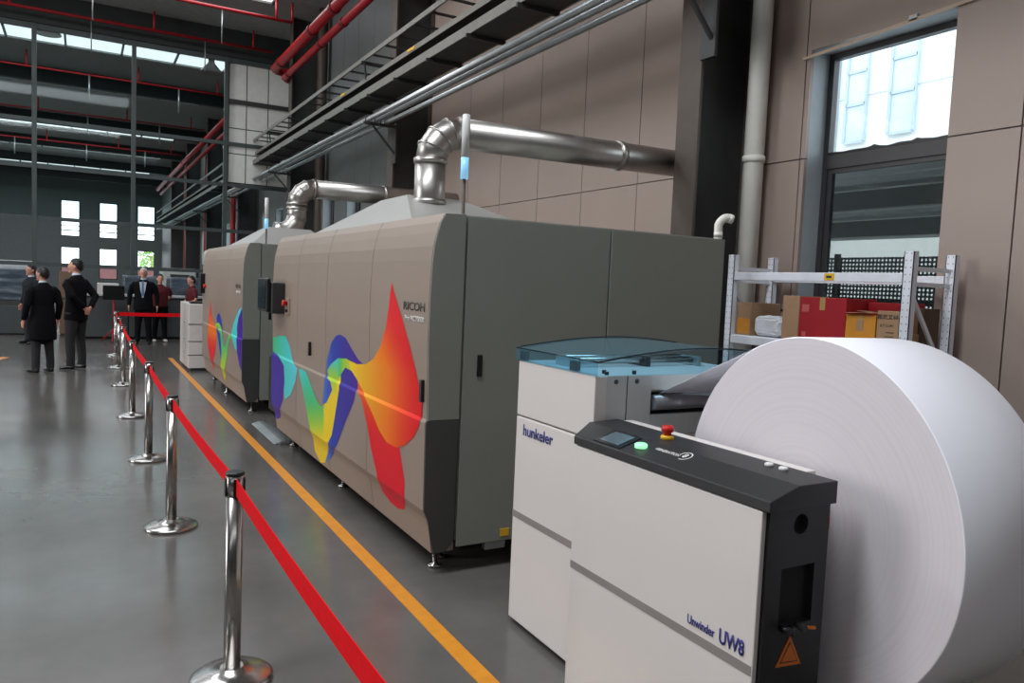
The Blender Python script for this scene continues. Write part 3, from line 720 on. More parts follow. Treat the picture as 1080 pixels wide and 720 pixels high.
for (x, z) in ((2.035, 1.325), (2.035, 1.13), (2.15, 1.325), (2.15, 1.13)):
    MB().lathe([(.008, -.006), (.011, -.003), (.011, 0)], (x, 2.655, z), 12, 'y').build('screw', M_steel, fp)
MB().box(2.095, 2.098, 2.652, 2.656, 1.08, 1.35).build('plate_seam', M_steel, fp)
MB().box(2.24, 2.89, 2.70, 2.72, 1.08, 1.28).build('slot_back', M_void, tU)
MB().tube([(2.245, 2.665, 1.225), (2.89, 2.665, 1.225)], .036, 24).build('guide_roller', mat('grey_rubber_roller', srgb(150, 146, 150), .3, .3), tU)
MB().tube([(2.245, 2.69, 1.28), (2.89, 2.69, 1.28)], .018, 16).build('guide_roller', M_chrome, tU)
# inside of the covered head: floor, rollers
MB().box(1.986, 2.899, 2.682, 3.199, 1.335, 1.345).build('head_floor', M_white, tU)
for (y, r_, z) in ((3.05, .016, 1.376), (3.14, .014, 1.382)): MB().tube([(2.05, y, z), (2.88, y, z)], r_, 16).build('guide_roller', M_chrome, tU)
for x in (2.06, 2.5, 2.84): MB().box(x - .012, x + .012, 3.0, 3.17, 1.346, 1.395).build('roller_bearing', M_blackgl if x == 2.5 else M_conduit, tU, bev=.003)
for (x, y) in ((2.03, 2.72), (2.06, 2.78), (2.2, 2.74)): MB().lathe([(.01, 1.345), (.01, 1.362)], (x, y, 0), 10).build('knob', M_blackgl, tU)
# stripes, lettering
MB().box(1.9185, 1.92, 2.66, 3.308, .556, .590).build('grey_stripe', M_stripe, tU)
text_mesh('hunkeler', 'brand_lettering', M_blue, (1.919, 3.235, .985), (0, -1, 0), (0, 0, 1), .275, .055, tU, bold=.02)
MB().lathe([(.004, 1.9145), (.006, 1.92)], (0, 2.71, .99), 12, 'x').build('screw', M_steel, tU)
# console carrying panel
MB().box(1.765, 1.785, 1.56, 2.548, .02, 1.085).build('side_panel', M_white, tU, bev=.004)
MB().box(1.7635, 1.765, 1.565, 2.545, .575, .606).build('grey_stripe', M_stripe, tU)
text_mesh('Unwinder', 'model_lettering', M_blue, (1.7638, 1.845, .628), (0, -1, 0), (0, 0, 1), .125, .031, tU, bold=.015)
text_mesh('UW8', 'model_lettering', M_blue, (1.7638, 1.700, .622), (0, -1, 0), (0, 0, 1), .105, .050, tU, bold=.022)
# black end housing with openings: built from pieces around the recess
eh = MB(); Xa, Xb = 1.787, 2.055
eh.box(Xa, Xb, 1.575, 2.5, .0, 1.10)
eh.box(Xa, Xb, 1.55, 1.575, 0, .715); eh.box(Xa, Xb, 1.55, 1.575, .90, .985); eh.box(Xa, 1.852, 1.55, 1.575, .715, .90); eh.box(2.0, Xb, 1.55, 1.575, .715, .90)
# plate round the circular hole
cxh, czh, rh = 1.925, 1.032, .032
ang = [2 * PI * k / 32 for k in range(32)]
def sq(a):
    c, s_ = math.cos(a), math.sin(a); hx0, hx1, hz0, hz1 = Xa - cxh, Xb - cxh, .985 - czh, 1.10 - czh
    tx = (hx1 if c > 0 else hx0) / c if abs(c) > 1e-6 else 1e9; tz = (hz1 if s_ > 0 else hz0) / s_ if abs(s_) > 1e-6 else 1e9
    t_ = min(tx, tz); return (cxh + c * t_, czh + s_ * t_)
ang = sorted(ang + [math.atan2(b_ - czh, a - cxh) % (2 * PI) for a in (Xa, Xb) for b_ in (.985, 1.10)])
for a, b_ in zip(ang, ang[1:] + [ang[0]]):
    p0, p1 = sq(a), sq(b_); q0 = (cxh + rh * math.cos(a), czh + rh * math.sin(a)); q1 = (cxh + rh * math.cos(b_), czh + rh * math.sin(b_))
    eh.face([(p0[0], 1.55, p0[1]), (p1[0], 1.55, p1[1]), (q1[0], 1.55, q1[1]), (q0[0], 1.55, q0[1])])
    eh.face([(q0[0], 1.55, q0[1]), (q1[0], 1.55, q1[1]), (q1[0], 1.575, q1[1]), (q0[0], 1.575, q0[1])])
for pp in ((Xa, Xb),):
    eh.face([(Xa, 1.55, .985), (Xa, 1.55, 1.1), (Xa, 1.575, 1.1), (Xa, 1.575, .985)]); eh.face([(Xb, 1.55, .985), (Xb, 1.55, 1.1), (Xb, 1.575, 1.1), (Xb, 1.575, .985)])
eho = eh.build('end_housing', M_black, tU)
MB().lathe([(.032, 1.573), (.032, 1.5745)], (cxh, 0, czh), 24, 'y').build('round_opening', M_void, eho)
MB().box(1.853, 1.999, 1.573, 1.5748, .716, .899).build('recess_back', M_void, eho)
for i, (x, z, w) in enumerate(((1.872, .712, .013), (1.90, .705, .014), (1.94, .710, .012))):
    MB().lathe([(w, 1.52), (w, 1.545), (w * .7, 1.56)], (x, 0, z), 14, 'y').build('air_fitting', [M_blackgl, M_blackgl, M_steel][i], eho)
MB().tube([(1.96, 1.535, .705), (1.995, 1.528, .70)], .006, 8).build('air_fitting', M_orange, eho)
tri = MB().prism([(1.852, .592), (1.965, .582), (1.908, .684)], 1.547, 1.5495, 'y').build('warning_triangle', M_orange, eho)
MB().prism([(1.868, .602), (1.948, .595), (1.908, .664)], 1.5455, 1.547, 'y').build('triangle_border', M_black, tri)
MB().prism([(1.873, .606), (1.943, .599), (1.908, .658)], 1.5445, 1.5455, 'y').build('triangle_field', M_orange, tri)
MB().box(2.056, 2.072, 1.56, 1.60, .995, 1.035).build('orange_label', M_orange, eho, bev=.001)
MB().box(2.056, 2.074, 1.56, 1.60, 1.035, 1.055).build('switch', M_white2, eho, bev=.002)
# cap (console top) with a sloped front edge and bevelled far corner
cap = MB(); y0, y1 = 1.53, 2.56
P0 = [(1.762, y0, 1.088), (2.058, y0, 1.088), (2.058, y0, 1.160), (1.885, y0, 1.160), (1.762, y0, 1.122)]
P1 = [(1.762, y1, 1.088), (2.058, y1 + .0, 1.088), (2.058, y1 + .10, 1.160), (1.885, y1 + .07, 1.160), (1.762, y1, 1.122)]
A = [cap.bm.verts.new(p) for p in P0]; B = [cap.bm.verts.new(p) for p in P1]
cap.bm.faces.new(A); cap.bm.faces.new(B[::-1])
for i in range(5): cap.bm.faces.new([A[i], B[i], B[(i + 1) % 5], A[(i + 1) % 5]])
capo = cap.build('console_top', M_black, tU, bev=.003)
sl = (Vector((1.885, 0, 1.160)) - Vector((1.762, 0, 1.122))).normalized()
def on_slope(x): return 1.122 + (x - 1.762) * (1.160 - 1.122) / (1.885 - 1.762)
# touch screen
sc = MB(); a, b_ = 1.775, 1.878; nrm = Vector((-sl.z, 0, sl.x))
def slope_plate(mb, xa, xb, ya, yb, h0, h1):
    c = []
    for (x, y) in ((xa, ya), (xb, ya), (xb, yb), (xa, yb)):
        c.append(Vector((x, y, on_slope(x))))
    lo = [mb.bm.verts.new(q + nrm * h0) for q in c]; hi = [mb.bm.verts.new(q + nrm * h1) for q in c]
    mb.bm.faces.new(lo[::-1]); mb.bm.faces.new(hi)
    for i in range(4): mb.bm.faces.new([lo[i], lo[(i + 1) % 4], hi[(i + 1) % 4], hi[i]])
    return mb
scr = slope_plate(MB(), 1.772, 1.880, 2.27, 2.44, 0, .004).build('screen_frame', M_blackgl, capo)
slope_plate(MB(), 1.786, 1.868, 2.295, 2.42, .004, .005).build('touch_screen', mat('blue_grey_screen', srgb(84, 100, 108), .12), scr)
MB().lathe([(.024, 0), (.024, .014), (.017, .018)], (0, 0, 0), 20).build('green_button', mat('lit_green_button', srgb(120, 235, 150), .3, emit=(.35, 1, .5), estr=1.1), capo)
D.objects['green_button'].location = (1.822, 2.205, on_slope(1.822))
es = MB().lathe([(.026, 0), (.026, .012), (.022, .016)], (1.965, 2.225, 1.160), 20).build('emergency_stop', M_yellow, capo)
MB().lathe([(.014, .016), (.016, .028), (.024, .032), (.024, .048), (.016, .054)], (1.965, 2.225, 1.160), 20).build('stop_button', M_redp, es)
for y in (1.755, 1.695): MB().lathe([(.015, 0), (.015, .008), (.011, .011)], (2.0, y, 1.160), 16).build('white_button', M_whiteprint, capo)
tt = text_mesh('GENERATION', 'logo_lettering', M_whiteprint, (1.838, 2.145, on_slope(1.838) + .0006), (0, -1, 0), (sl.x, 0, sl.z), .125, .016, capo, bold=.02, depth=.001)
rg_ = MB(); n = 36
for rr0, rr1 in ((.024, .028),):
    for k in range(n - 8):
        a0, a1 = 2 * PI * (k - 10) / n, 2 * PI * (k - 9) / n
        q = [(rr0, a0), (rr1, a0), (rr1, a1), (rr0, a1)]
        rg_.face([(1.853 + r_ * math.sin(a) * 1.0, 2.0 - r_ * math.cos(a), min(on_slope(1.853 + r_ * math.sin(a)), 1.16) + .0012) for r_, a in q])
rg_.build('logo_ring', M_whiteprint, capo)
text_mesh('8', 'logo_numeral', M_whiteprint, (1.842, 2.008, on_slope(1.842) + .0006), (0, -1, 0), (sl.x, 0, sl.z), .018, .028, capo, bold=.02, depth=.001)
# pale guard on the roll side of the console
MB().box(2.071, 2.115, 1.66, 2.63, 1.02, 1.158).build('roll_guard', M_white, tU, bev=.003)
# roll carriage and floor frame
MB().box(2.06, 2.95, 1.45, 2.66, .04, .16).build('floor_frame', M_black, tU, bev=.01)
MB().box(2.715, 2.90, 1.62, 2.64, .16, .90).build('roll_arm', M_black, tU, bev=.01)
MB().tube([(2.10, 1.80, .965), (2.18, 1.79, .965)], .05, 20).build('chuck', M_chrome, tU)
MB().tube([(2.64, 1.745, .95), (2.72, 1.745, .95)], .05, 20).build('chuck', M_chrome, tU)
MB().box(2.056, 2.10, 1.70, 1.92, .80, 1.02).build('chuck_arm', M_black, tU)
# blue clear cover: arched sheet with side skirts and a clear front
def arch(x): return 1.412 + .056 * math.sin(PI * min(1, max(0, (x - 1.915) / 1.25)))
xsA = [1.915 + (2.975 - 1.915) * k / 24 for k in range(25)]
pl = [(x, arch(x)) for x in xsA] + [(x, arch(x) + .006) for x in xsA[::-1]]
cm_ = MB()
for (xa, xb) in zip(xsA, xsA[1:]): cm_.face([(xa, 2.625, arch(xa)), (xb, 2.625, arch(xb)), (xb, 3.335, arch(xb)), (xa, 3.335, arch(xa))])
bmesh.ops.remove_doubles(cm_.bm, verts=cm_.bm.verts[:], dist=1e-5)
cvt = cm_.build('clear_cover_top', M_acryl, tU)
for f in cvt.data.polygons: f.use_smooth = True
sk = MB(); sk.face([(1.916, 2.63, 1.354), (1.916, 3.33, 1.354), (1.916, 3.33, 1.412), (1.916, 2.63, 1.412)]); sk.build('clear_cover_side', M_acryl2, cvt)
fr_ = MB()
for (xa, xb) in zip(xsA, xsA[1:]): fr_.face([(xa, 2.63, 1.354), (xb, 2.63, 1.354), (xb, 2.63, arch(xb)), (xa, 2.63, arch(xa))])
fr_.build('clear_cover_front', M_acryl3, cvt)
M_edge = mat('dark_blue_edge', srgb(18, 40, 52), .2)
MB().tube([(x, 2.625, arch(x) + .004) for x in xsA], .0045, 8).build('cover_edge', M_edge, cvt)
MB().tube([(x, 3.335, arch(x) + .004) for x in xsA], .003, 8).build('cover_edge', M_edge, cvt)
MB().tube([(1.916, 3.335, 1.415), (1.916, 2.62, 1.415)], .003, 8).build('cover_edge', M_edge, cvt)
for y in (3.28, 2.83): MB().box(1.922, 1.945, y - .03, y + .03, 1.356, 1.40).build('hinge', M_blackgl, cvt, bev=.004)
# ---- paper roll and web
yaw = -.098
RR, RW = .624, .428
tR = thing('paper_roll', 'huge white paper roll mounted on the unwinder', 'paper roll', (2.2, 1.789, .965), rz=yaw)
rm = MB(); rm.lathe([(.09, .002), (.11, 0), (RR - .004, 0), (RR, .004), (RR, RW - .004), (RR - .004, RW), (.11, RW), (.09, RW - .002)], (0, 0, 0), 160, 'x')
ro = rm.build('roll', M_paper, tR)
for f in ro.data.polygons:
    if abs(f.normal.x) > .9: f.use_smooth = False
mp_ = D.materials.new('paper_roll_end'); mp_.use_nodes = True; nt = mp_.node_tree; b = nt.nodes['Principled BSDF']; b.inputs['Roughness'].default_value = .8
tc = nt.nodes.new('ShaderNodeTexCoord'); sp = nt.nodes.new('ShaderNodeSeparateXYZ'); nt.links.new(tc.outputs['Object'], sp.inputs[0])
cmb = nt.nodes.new('ShaderNodeCombineXYZ'); nt.links.new(sp.outputs['Y'], cmb.inputs['Y']); nt.links.new(sp.outputs['Z'], cmb.inputs['Z'])
ln_ = nt.nodes.new('ShaderNodeVectorMath'); ln_.operation = 'LENGTH'; nt.links.new(cmb.outputs[0], ln_.inputs[0])
nz = nt.nodes.new('ShaderNodeTexNoise'); nz.noise_dimensions = '1D'; nz.inputs['Scale'].default_value = 70; nz.inputs['Detail'].default_value = 5; nt.links.new(ln_.outputs['Value'], nz.inputs['W'])
r = nt.nodes.new('ShaderNodeValToRGB'); r.color_ramp.elements[0].position = .3; r.color_ramp.elements[1].position = .6
r.color_ramp.elements[0].color = srgb(219, 211, 216) + (1,); r.color_ramp.elements[1].color = srgb(223, 215, 220) + (1,)
nt.links.new(nz.outputs['Fac'], r.inputs[0]); nt.links.new(r.outputs[0], b.inputs['Base Color'])
ro.data.materials.append(mp_)
for f in ro.data.polygons:
    if abs(f.normal.x) > .9: f.material_index = 1
MB().lathe([(.089, .01), (.089, RW - .01)], (0, 0, 0), 32, 'x').build('core', M_cardb, tR)
# web: tangent from the roll to the guide roller
wb_ = MB(); c0 = Vector((0, 0, 0)); tgt = Vector((0, .88, .30))
dd = math.hypot(tgt.y, tgt.z); ph = math.atan2(tgt.z, tgt.y); al = math.acos((RR + .001) / dd); th = ph + al
T0 = Vector((0, math.cos(th) * (RR + .001), math.sin(th) * (RR + .001)))
row = [T0.lerp(tgt, k / 10) for k in range(11)]
for a, b_ in zip(row, row[1:]):
    wb_.face([(0.004, a.y, a.z), (RW - .004, a.y, a.z), (RW - .004, b_.y, b_.z), (0.004, b_.y, b_.z)])
we = wb_.build('paper_web', M_paper, tR); md = we.modifiers.new('thick', 'SOLIDIFY'); md.thickness = .0012

# ================================================================ RACK AND CARTONS
tK = thing('storage_rack', 'pale blue steel storage rack standing against the wall under the window', 'rack')
RX0, RX1, RY0, RY1, RH = 5.10, 5.60, 3.34, 5.03, 2.09
RY0b, RY1b = 3.34, 5.03
M_slot = M_rack.copy(); M_slot.name = 'slotted_rack_steel'
nt = M_slot.node_tree; b = nt.nodes['Principled BSDF']; src0 = b.inputs['Base Color'].links[0].from_socket
tc = nt.nodes.new('ShaderNodeTexCoord'); sp = nt.nodes.new('ShaderNodeSeparateXYZ'); nt.links.new(tc.outputs['Object'], sp.inputs[0])
def mnode(op, a, v):
    m_ = nt.nodes.new('ShaderNodeMath'); m_.operation = op; nt.links.new(a, m_.inputs[0])
    if isinstance(v, (int, float)): m_.inputs[1].default_value = v
    elif v is not None: nt.links.new(v, m_.inputs[1])
    return m_.outputs[0]
ay = mnode('LESS_THAN', mnode('ABSOLUTE', mnode('SUBTRACT', mnode('ABSOLUTE', sp.outputs['Y'], 0), .018), 0), .0035)
az = mnode('LESS_THAN', mnode('ABSOLUTE', mnode('SUBTRACT', mnode('FRACT', mnode('MULTIPLY', sp.outputs['Z'], 20.0), 0), .5), 0), .10)
hole = mnode('MULTIPLY', ay, az)
mx = nt.nodes.new('ShaderNodeMix'); mx.data_type = 'RGBA'; nt.links.new(hole, mx.inputs[0]); nt.links.new(src0, mx.inputs[6]); mx.inputs[7].default_value = (.2, .2, .22, 1)
nt.links.new(mx.outputs[2], b.inputs['Base Color'])
def upright(x, y):
    mb = MB(); w, d = .075, .055
    mb.box(x - d / 2, x + d / 2, y - w / 2, y - w / 2 + .006, 0, RH); mb.box(x - d / 2, x + d / 2, y + w / 2 - .006, y + w / 2, 0, RH); mb.box(x - d / 2, x - d / 2 + .006, y - w / 2, y + w / 2, 0, RH)
    o = mb.build('upright', M_slot, tK, loc=(x, y, 0))
    MB().box(x - .05, x + .05, y - .05, y + .05, 0, .008).build('foot_plate', M_rack, o)
for x in (RX0, RX1):
    for y in (RY0, RY1): upright(x, y)
for z in (1.90, 1.34, .35):
    for x in (RX0, RX1): MB().box(x - .025, x + .02, RY0 + .04, RY1 - .04, z - .035, z + .035).build('beam', M_rack, tK, bev=.004)
    if z < 1.5: MB().box(RX0 + .02, RX1 - .02, RY0 + .01, RY1 - .01, z + .02, z + .04).build('shelf', M_rack, tK)
for y in (RY0, RY1):
    for z in (1.97, 1.86, 1.2, .4): MB().bar((RX0 + .02, y, z), (RX1 - .02, y, z), .02, .03).build('side_tie', M_rack, tK)
    MB().bar((RX0 + .02, y, 1.80), (RX1 - .02, y, 1.22), .02, .03).build('diagonal_brace', M_rack, tK)
    MB().bar((RX0 + .02, y, .45), (RX1 - .02, y, 1.15), .02, .03).build('diagonal_brace', M_rack, tK)
MB().box(RX0 - .0275, RX0 - .0255, 3.945, 4.035, 1.875, 1.93).build('yellow_tag', M_yellow, tK)
MB().box(RX0 - .0285, RX0 - .0275, 3.965, 4.015, 1.893, 1.912).build('tag_print', M_blackprint, tK)
ZS = 1.381
def carton(y0, y1, z1, m, label, x0=5.13, x1=5.50, flap=False, kind='cardboard_box', seam=True):
    t = thing(kind, label, 'box', (0, 0, 0))
    MB().box(x0, x1, y0, y1, ZS, z1).build('carton', m, t, bev=.004)
    if seam: MB().box(x0 - .001, x0 + .001, (y0 + y1) / 2 - .025, (y0 + y1) / 2 + .025, z1 - .10, z1 - .002).build('tape', mat('packing_tape', srgb(188, 150, 96), .3), t)
    if flap:
        MB().bar((x0 + .02, y0 + .01, z1 + .02), (x0 + .02, y1 - .01, z1 + .012), .09, .004).build('flap', M_cardb, t)
        MB().bar((x0 + .16, y0 + .01, z1 + .012), (x0 + .16, y1 - .01, z1 + .03), .10, .004).build('flap', M_cardb, t)
    return t
c1 = carton(4.82, 4.975, 1.67, M_cardb, 'small brown and orange carton at the left end of the rack shelf', seam=False)
MB().box(5.128, 5.1295, 4.822, 4.973, 1.40, 1.53).build('orange_print', M_cardo, c1)
# bubble wrap lump and dark lid
t = thing('bubble_wrap_bundle', 'white bubble-wrapped bundle lying on the shelf beside the small carton', 'packaging')
wbm = bmesh.new(); bmesh.ops.create_icosphere(wbm, subdivisions=5, radius=1)
for v in wbm.verts:
    p_ = v.co.copy(); e = .45
    q_ = Vector([math.copysign(abs(c) ** e, c) for c in p_]); q_ += p_ * .10 * noise.noise(p_ * 4) + p_ * .05 * noise.noise(p_ * 14)
    v.co = Vector((5.22 + q_.x * .085, 4.64 + q_.y * .155, ZS + .095 + q_.z * .088))
me = D.meshes.new('wrap'); wbm.to_mesh(me); wbm.free()
for f in me.polygons: f.use_smooth = True
link('wrap', me, mat('white_bubble_wrap', srgb(222, 224, 228), .35, bump=.5, bscale=90), t)
t = thing('tub', 'dark round tub behind the bubble-wrapped bundle', 'tub')
MB().lathe([(.085, 1.6), (.125, 1.605), (.125, 1.625), (.03, 1.65), (.02, 1.65)], (5.46, 4.62, 0), 24).build('lid', M_blackgl, t)
MB().lathe([(.10, ZS), (.105, 1.6)], (5.46, 4.62, 0), 24).build('tub_wall', M_blackgl, t)
c2 = carton(4.30, 4.47, 1.745, M_cardb, 'tall brown carton between bubble wrap and red carton', seam=False)
c3 = carton(3.86, 4.295, 1.74, M_cardr, 'large red carton in the middle of the rack shelf')
MB().box(5.127, 5.1285, 4.20, 4.27, 1.62, 1.68).build('printed_mark', mat('dull_red_print', srgb(196, 96, 92), .5), c3)
MB().box(5.127, 5.1285, 4.22, 4.26, 1.42, 1.46).build('printed_mark', MATS['dull_red_print'], c3)
c3b = carton(3.50, 3.85, 1.72, M_cardr, 'dark red carton behind the orange carton', x0=5.38, x1=5.56, seam=False)
c4 = carton(3.60, 3.855, 1.62, M_cardo, 'orange carton with open brown flaps right of the red carton', flap=True, x1=5.36)
MB().box(5.1275, 5.129, 3.70, 3.76, 1.50, 1.58).build('printed_mark', M_cardb, c4)
c5 = carton(3.415, 3.59, 1.66, M_cardb, 'brown carton with dark printed characters beside the rack upright', seam=False, x1=5.36)
text_mesh('昆贝艾林', 'printed_characters', M_blackprint, (5.1292, 3.585, 1.60), (0, -1, 0), (0, 0, 1), .165, .035, c5, bold=.01)
text_mesh('E.T LUM', 'printed_characters', M_blackprint, (5.1292, 3.56, 1.545), (0, -1, 0), (0, 0, 1), .10, .018, c5, bold=.0)
for z in (1.50, 1.47, 1.44): MB().box(5.1285, 5.1295, 3.45, 3.53 - (z - 1.44) * .3, z, z + .005).build('printed_line', M_blackprint, c5)
c6 = carton(3.385, 3.49, 1.69, mat('dark_carton', srgb(100, 76, 62), .8), 'dark brown carton at the right end behind the rack upright', x0=5.38, x1=5.57, seam=False)
c7 = carton(3.0 + .39, 3.41, 1.5, M_cardb, 'narrow brown carton edge beside the rack upright', x0=5.15, x1=5.34, seam=False)

# ================================================================ STANCHIONS AND BELTS
ST = [(.56, 1.35), (.56, 3.29), (.528, 5.5), (.533, 7.6), (.52, 9.94), (.54, 12.7), (.565, 14.95), (.59, 17.1), (2.35, 17.25)]
STL = ['chrome barrier post nearest the camera', 'large chrome barrier post in the foreground, rope stretching both ways', 'second chrome barrier post with its full round base visible', 'third chrome barrier post from the front of the row', 'fourth chrome barrier post from the front of the row', 'fifth chrome barrier post from the front, among the crowded far ones', 'sixth chrome barrier post from the front of the row', 'corner chrome barrier post where the red belt turns right', 'chrome barrier post behind the white cabinets where the cross belt ends']
def make_post(label):
    t = thing('barrier_post', label, 'barrier post', group='chrome barrier posts')
    MB().lathe([(.165, 0), (.168, .004), (.168, .018), (.155, .026), (.10, .040), (.05, .05), (.046, .06)], (0, 0, 0), 48).build('base', M_chrome, t)
    MB().lathe([(.035, .05), (.035, .80)], (0, 0, 0), 32).build('pole', M_chrome, t)
    h = MB().lathe([(.0365, .80), (.0365, .885), (.033, .886)], (0, 0, 0), 32).build('head', M_chrome, t)
    MB().lathe([(.038, .886), (.039, .890), (.039, .897), (.034, .900)], (0, 0, 0), 32).build('cap', M_blackgl, t)
    for a in (0, PI / 2, PI, 3 * PI / 2):
        c, s_ = math.cos(a), math.sin(a)
        MB().bar((c * .036, s_ * .036, .875), (c * .036, s_ * .036, .80), .024 if abs(c) > .5 else .024, .008 if abs(c) > .5 else .008, up=(c, s_, 0)).build('belt_slot', M_blackgl, h)
    return t
proto = make_post(STL[0]); posts = [proto]
for (x, y), lb in zip(ST[1:], STL[1:]):
    c = copy_tree(proto); c['label'] = lb; posts.append(c)
for o, (x, y) in zip(posts, ST): o.location = (x, y, 0)
def belt(a, b_, label, sag=.012):
    a = Vector((a[0], a[1], .842)); b_ = Vector((b_[0], b_[1], .842)); d = (b_ - a).normalized(); a = a + d * .041; b_ = b_ - d * .041
    mb = MB(); n = 16; hw = .036; side = d.cross(Vector((0, 0, 1))) * .0012
    rows = []
    for k in range(n + 1):
        p_ = a.lerp(b_, k / n) - Vector((0, 0, sag * 4 * (k / n) * (1 - k / n)))
        rows.append([mb.bm.verts.new(p_ + s_ + Vector((0, 0, h))) for s_, h in ((side, -hw), (side, hw), (-side, hw), (-side, -hw))])
    for r0, r1 in zip(rows, rows[1:]):
        for j in range(4): mb.bm.faces.new([r0[j], r0[(j + 1) % 4], r1[(j + 1) % 4], r1[j]])
    mb.bm.faces.new(rows[0][::-1]); mb.bm.faces.new(rows[-1])
    t = thing('barrier_belt', label, 'belt', group='red barrier belts')
    mb.build('webbing', M_belt, t)
    MB().box(-.012, .012, -.012, .012, -.037, .037).build('belt_clip', M_blackgl, t).location = a
BL = ['widest red belt running from the foreground post out of the picture', 'red belt between the foreground post and the second post', 'red belt between the second and third barrier posts', 'red belt between the third and fourth barrier posts', 'red belt between the fourth and fifth barrier posts', 'red belt between the fifth and sixth barrier posts', 'red belt between the sixth post and the corner post', 'red belt crossing level in front of the white-haired person and the maroon shirts']
for i in range(8): belt(ST[i], ST[i + 1], BL[i])

# ================================================================ BACKGROUND OBJECTS BY THE PARTITION
M_counter = mat('slate_counter', srgb(70, 74, 76), .5, var=.06)
for i, (x0, x1) in enumerate([(-.35, 1.0), (1.02, 2.3), (2.32, 4.2)]):
    t = thing('counter', ['dark grey counter behind the tall person in the jacket', 'dark grey counter behind the white-haired person', 'dark grey counter behind the maroon shirts'][i], 'counter')
    MB().box(x0, x1, 21.2, 21.9, .06, 1.06).build('front', M_counter, t, bev=.01)
    MB().box(x0, x1, 21.12, 21.95, 1.06, 1.11).build('counter_top', mat('pale_worktop', srgb(170, 176, 178), .4), t, bev=.005)
    MB().box(x0 + .05, x1 - .05, 21.25, 21.85, 0, .06).build('plinth', M_void, t)
def wrapped(x0, x1, y0, y1, z0, z1, label, m):
    t = thing('wrapped_pallet', label, 'pallet', group='film-wrapped goods')
    MB().box(x0, x1, y0, y1, z0, z0 + .12).build('pallet', M_steel, t)
    b2 = bmesh.new(); bmesh.ops.create_cube(b2, size=1); bmesh.ops.subdivide_edges(b2, edges=b2.edges[:], cuts=18, use_grid_fill=True)
    for v in b2.verts:
        p_ = v.co.copy(); w_ = Vector(((x0 + x1) / 2 + p_.x * (x1 - x0), (y0 + y1) / 2 + p_.y * (y1 - y0), z0 + .12 + (p_.z + .5) * (z1 - z0 - .12)))
        n_ = noise.noise(Vector((w_.x * 3, w_.y * 3, w_.z * 9))) * .035
        v.co = w_ + Vector((p_.x * n_, p_.y * n_ * 2, p_.z * n_ * .6 if p_.z > -.4 else 0))
    me = D.meshes.new('film'); b2.to_mesh(me); b2.free()
    for f in me.polygons: f.use_smooth = True
    link('film', me, m, t); return t
M_film1 = mat('dark_blue_film', srgb(72, 84, 96), .25, var=.3, scale=5, stretch=(1, 1, 6), bump=.6, bscale=14)
M_film2 = mat('white_film', srgb(190, 196, 200), .3, var=.2, scale=5, bump=.6, bscale=14)
wrapped(-2.6, -1.15, 22.6, 23.6, .72, 1.62, 'dark film-wrapped stack on the left, behind the shorter coated person', M_film1)
wrapped(.95, 1.85, 22.3, 23.3, 0, 1.58, 'dark film-wrapped stack between the tall and the white-haired person', M_film1)
wrapped(2.05, 3.3, 22.3, 23.3, 0, 1.58, 'dark film-wrapped stack behind the maroon shirts', M_film1)
wrapped(-2.3, -1.15, 24.8, 25.8, 0, 1.74, 'white film-wrapped bundle above the dark left stack', M_film2)
for i, (x, y, z, w, m, lb) in enumerate([(-.5, 22.4, 0, .3, M_cardb, 'brown crate between the two dark-suited people'), (.35, 22.6, 0, .5, M_white, 'white box beside the tall person')]):
    t = thing('crate', lb, 'crate')
    MB().box(x, x + w, y, y + .6, .04, 1.62 if i != 1 else 1.35).build('box_body', m if i else mat('dull_brown', srgb(120, 96, 78), .8), t, bev=.01)
    MB().box(x + .03, x + w - .03, y + .03, y + .57, 0, .04).build('base', M_steel, t)
    MB().box(x - .004, x + w + .004, y - .004, y + .03, .9, .96).build('strap', M_steel, t)
for i, (x0, x1, z, m) in enumerate([(-2.62, -2.02, .72, M_white2), (-1.98, -1.2, .72, M_counter)]):
    t = thing('pedestal', ['white open-sided stand at the far left edge', 'dark grey pedestal under the left wrapped stack'][i], 'stand')
    if i: MB().box(x0, x1, 22.5, 23.6, .03, z).build('body', m, t, bev=.01); MB().box(x0 + .04, x1 - .04, 22.54, 23.5, 0, .03).build('plinth', M_void, t)
    else:
        for x in (x0 + .03, x1 - .03):
            for y in (22.55, 23.5): MB().box(x - .03, x + .03, y - .03, y + .03, 0, z).build('leg', m, t)
        for z_ in (.12, .36, .66): MB().box(x0, x1, 22.52, 23.53, z_, z_ + .05).build('shelf', m, t)
# red tripod stand with a black monitor
t = thing('tripod_stand', 'red tripod stand in front of the dark counter', 'stand', (.66, 20.5, 0))
MB().tube([(0, 0, .18), (0, 0, 1.0)], .022, 10).build('pole', M_red, t)
for a in (.4, 2.5, 4.6): MB().tube([(0, 0, .30), (math.cos(a) * .3, math.sin(a) * .3, .02)], .018, 8).build('leg', M_red, t)
t = thing('monitor', 'black monitor on the red tripod stand', 'monitor', (.66, 20.5, 1.0), rz=.3)
MB().box(-.24, .24, -.03, .02, .005, .34).build('housing', M_blackgl, t, bev=.01)
MB().box(-.22, .22, -.034, -.03, .0, .32).build('screen', M_void, t)
MB().box(-.05, .05, .02, .05, .08, .24).build('mount', M_black, t)
D.objects[t.name].rotation_euler = (0, 0, .3)
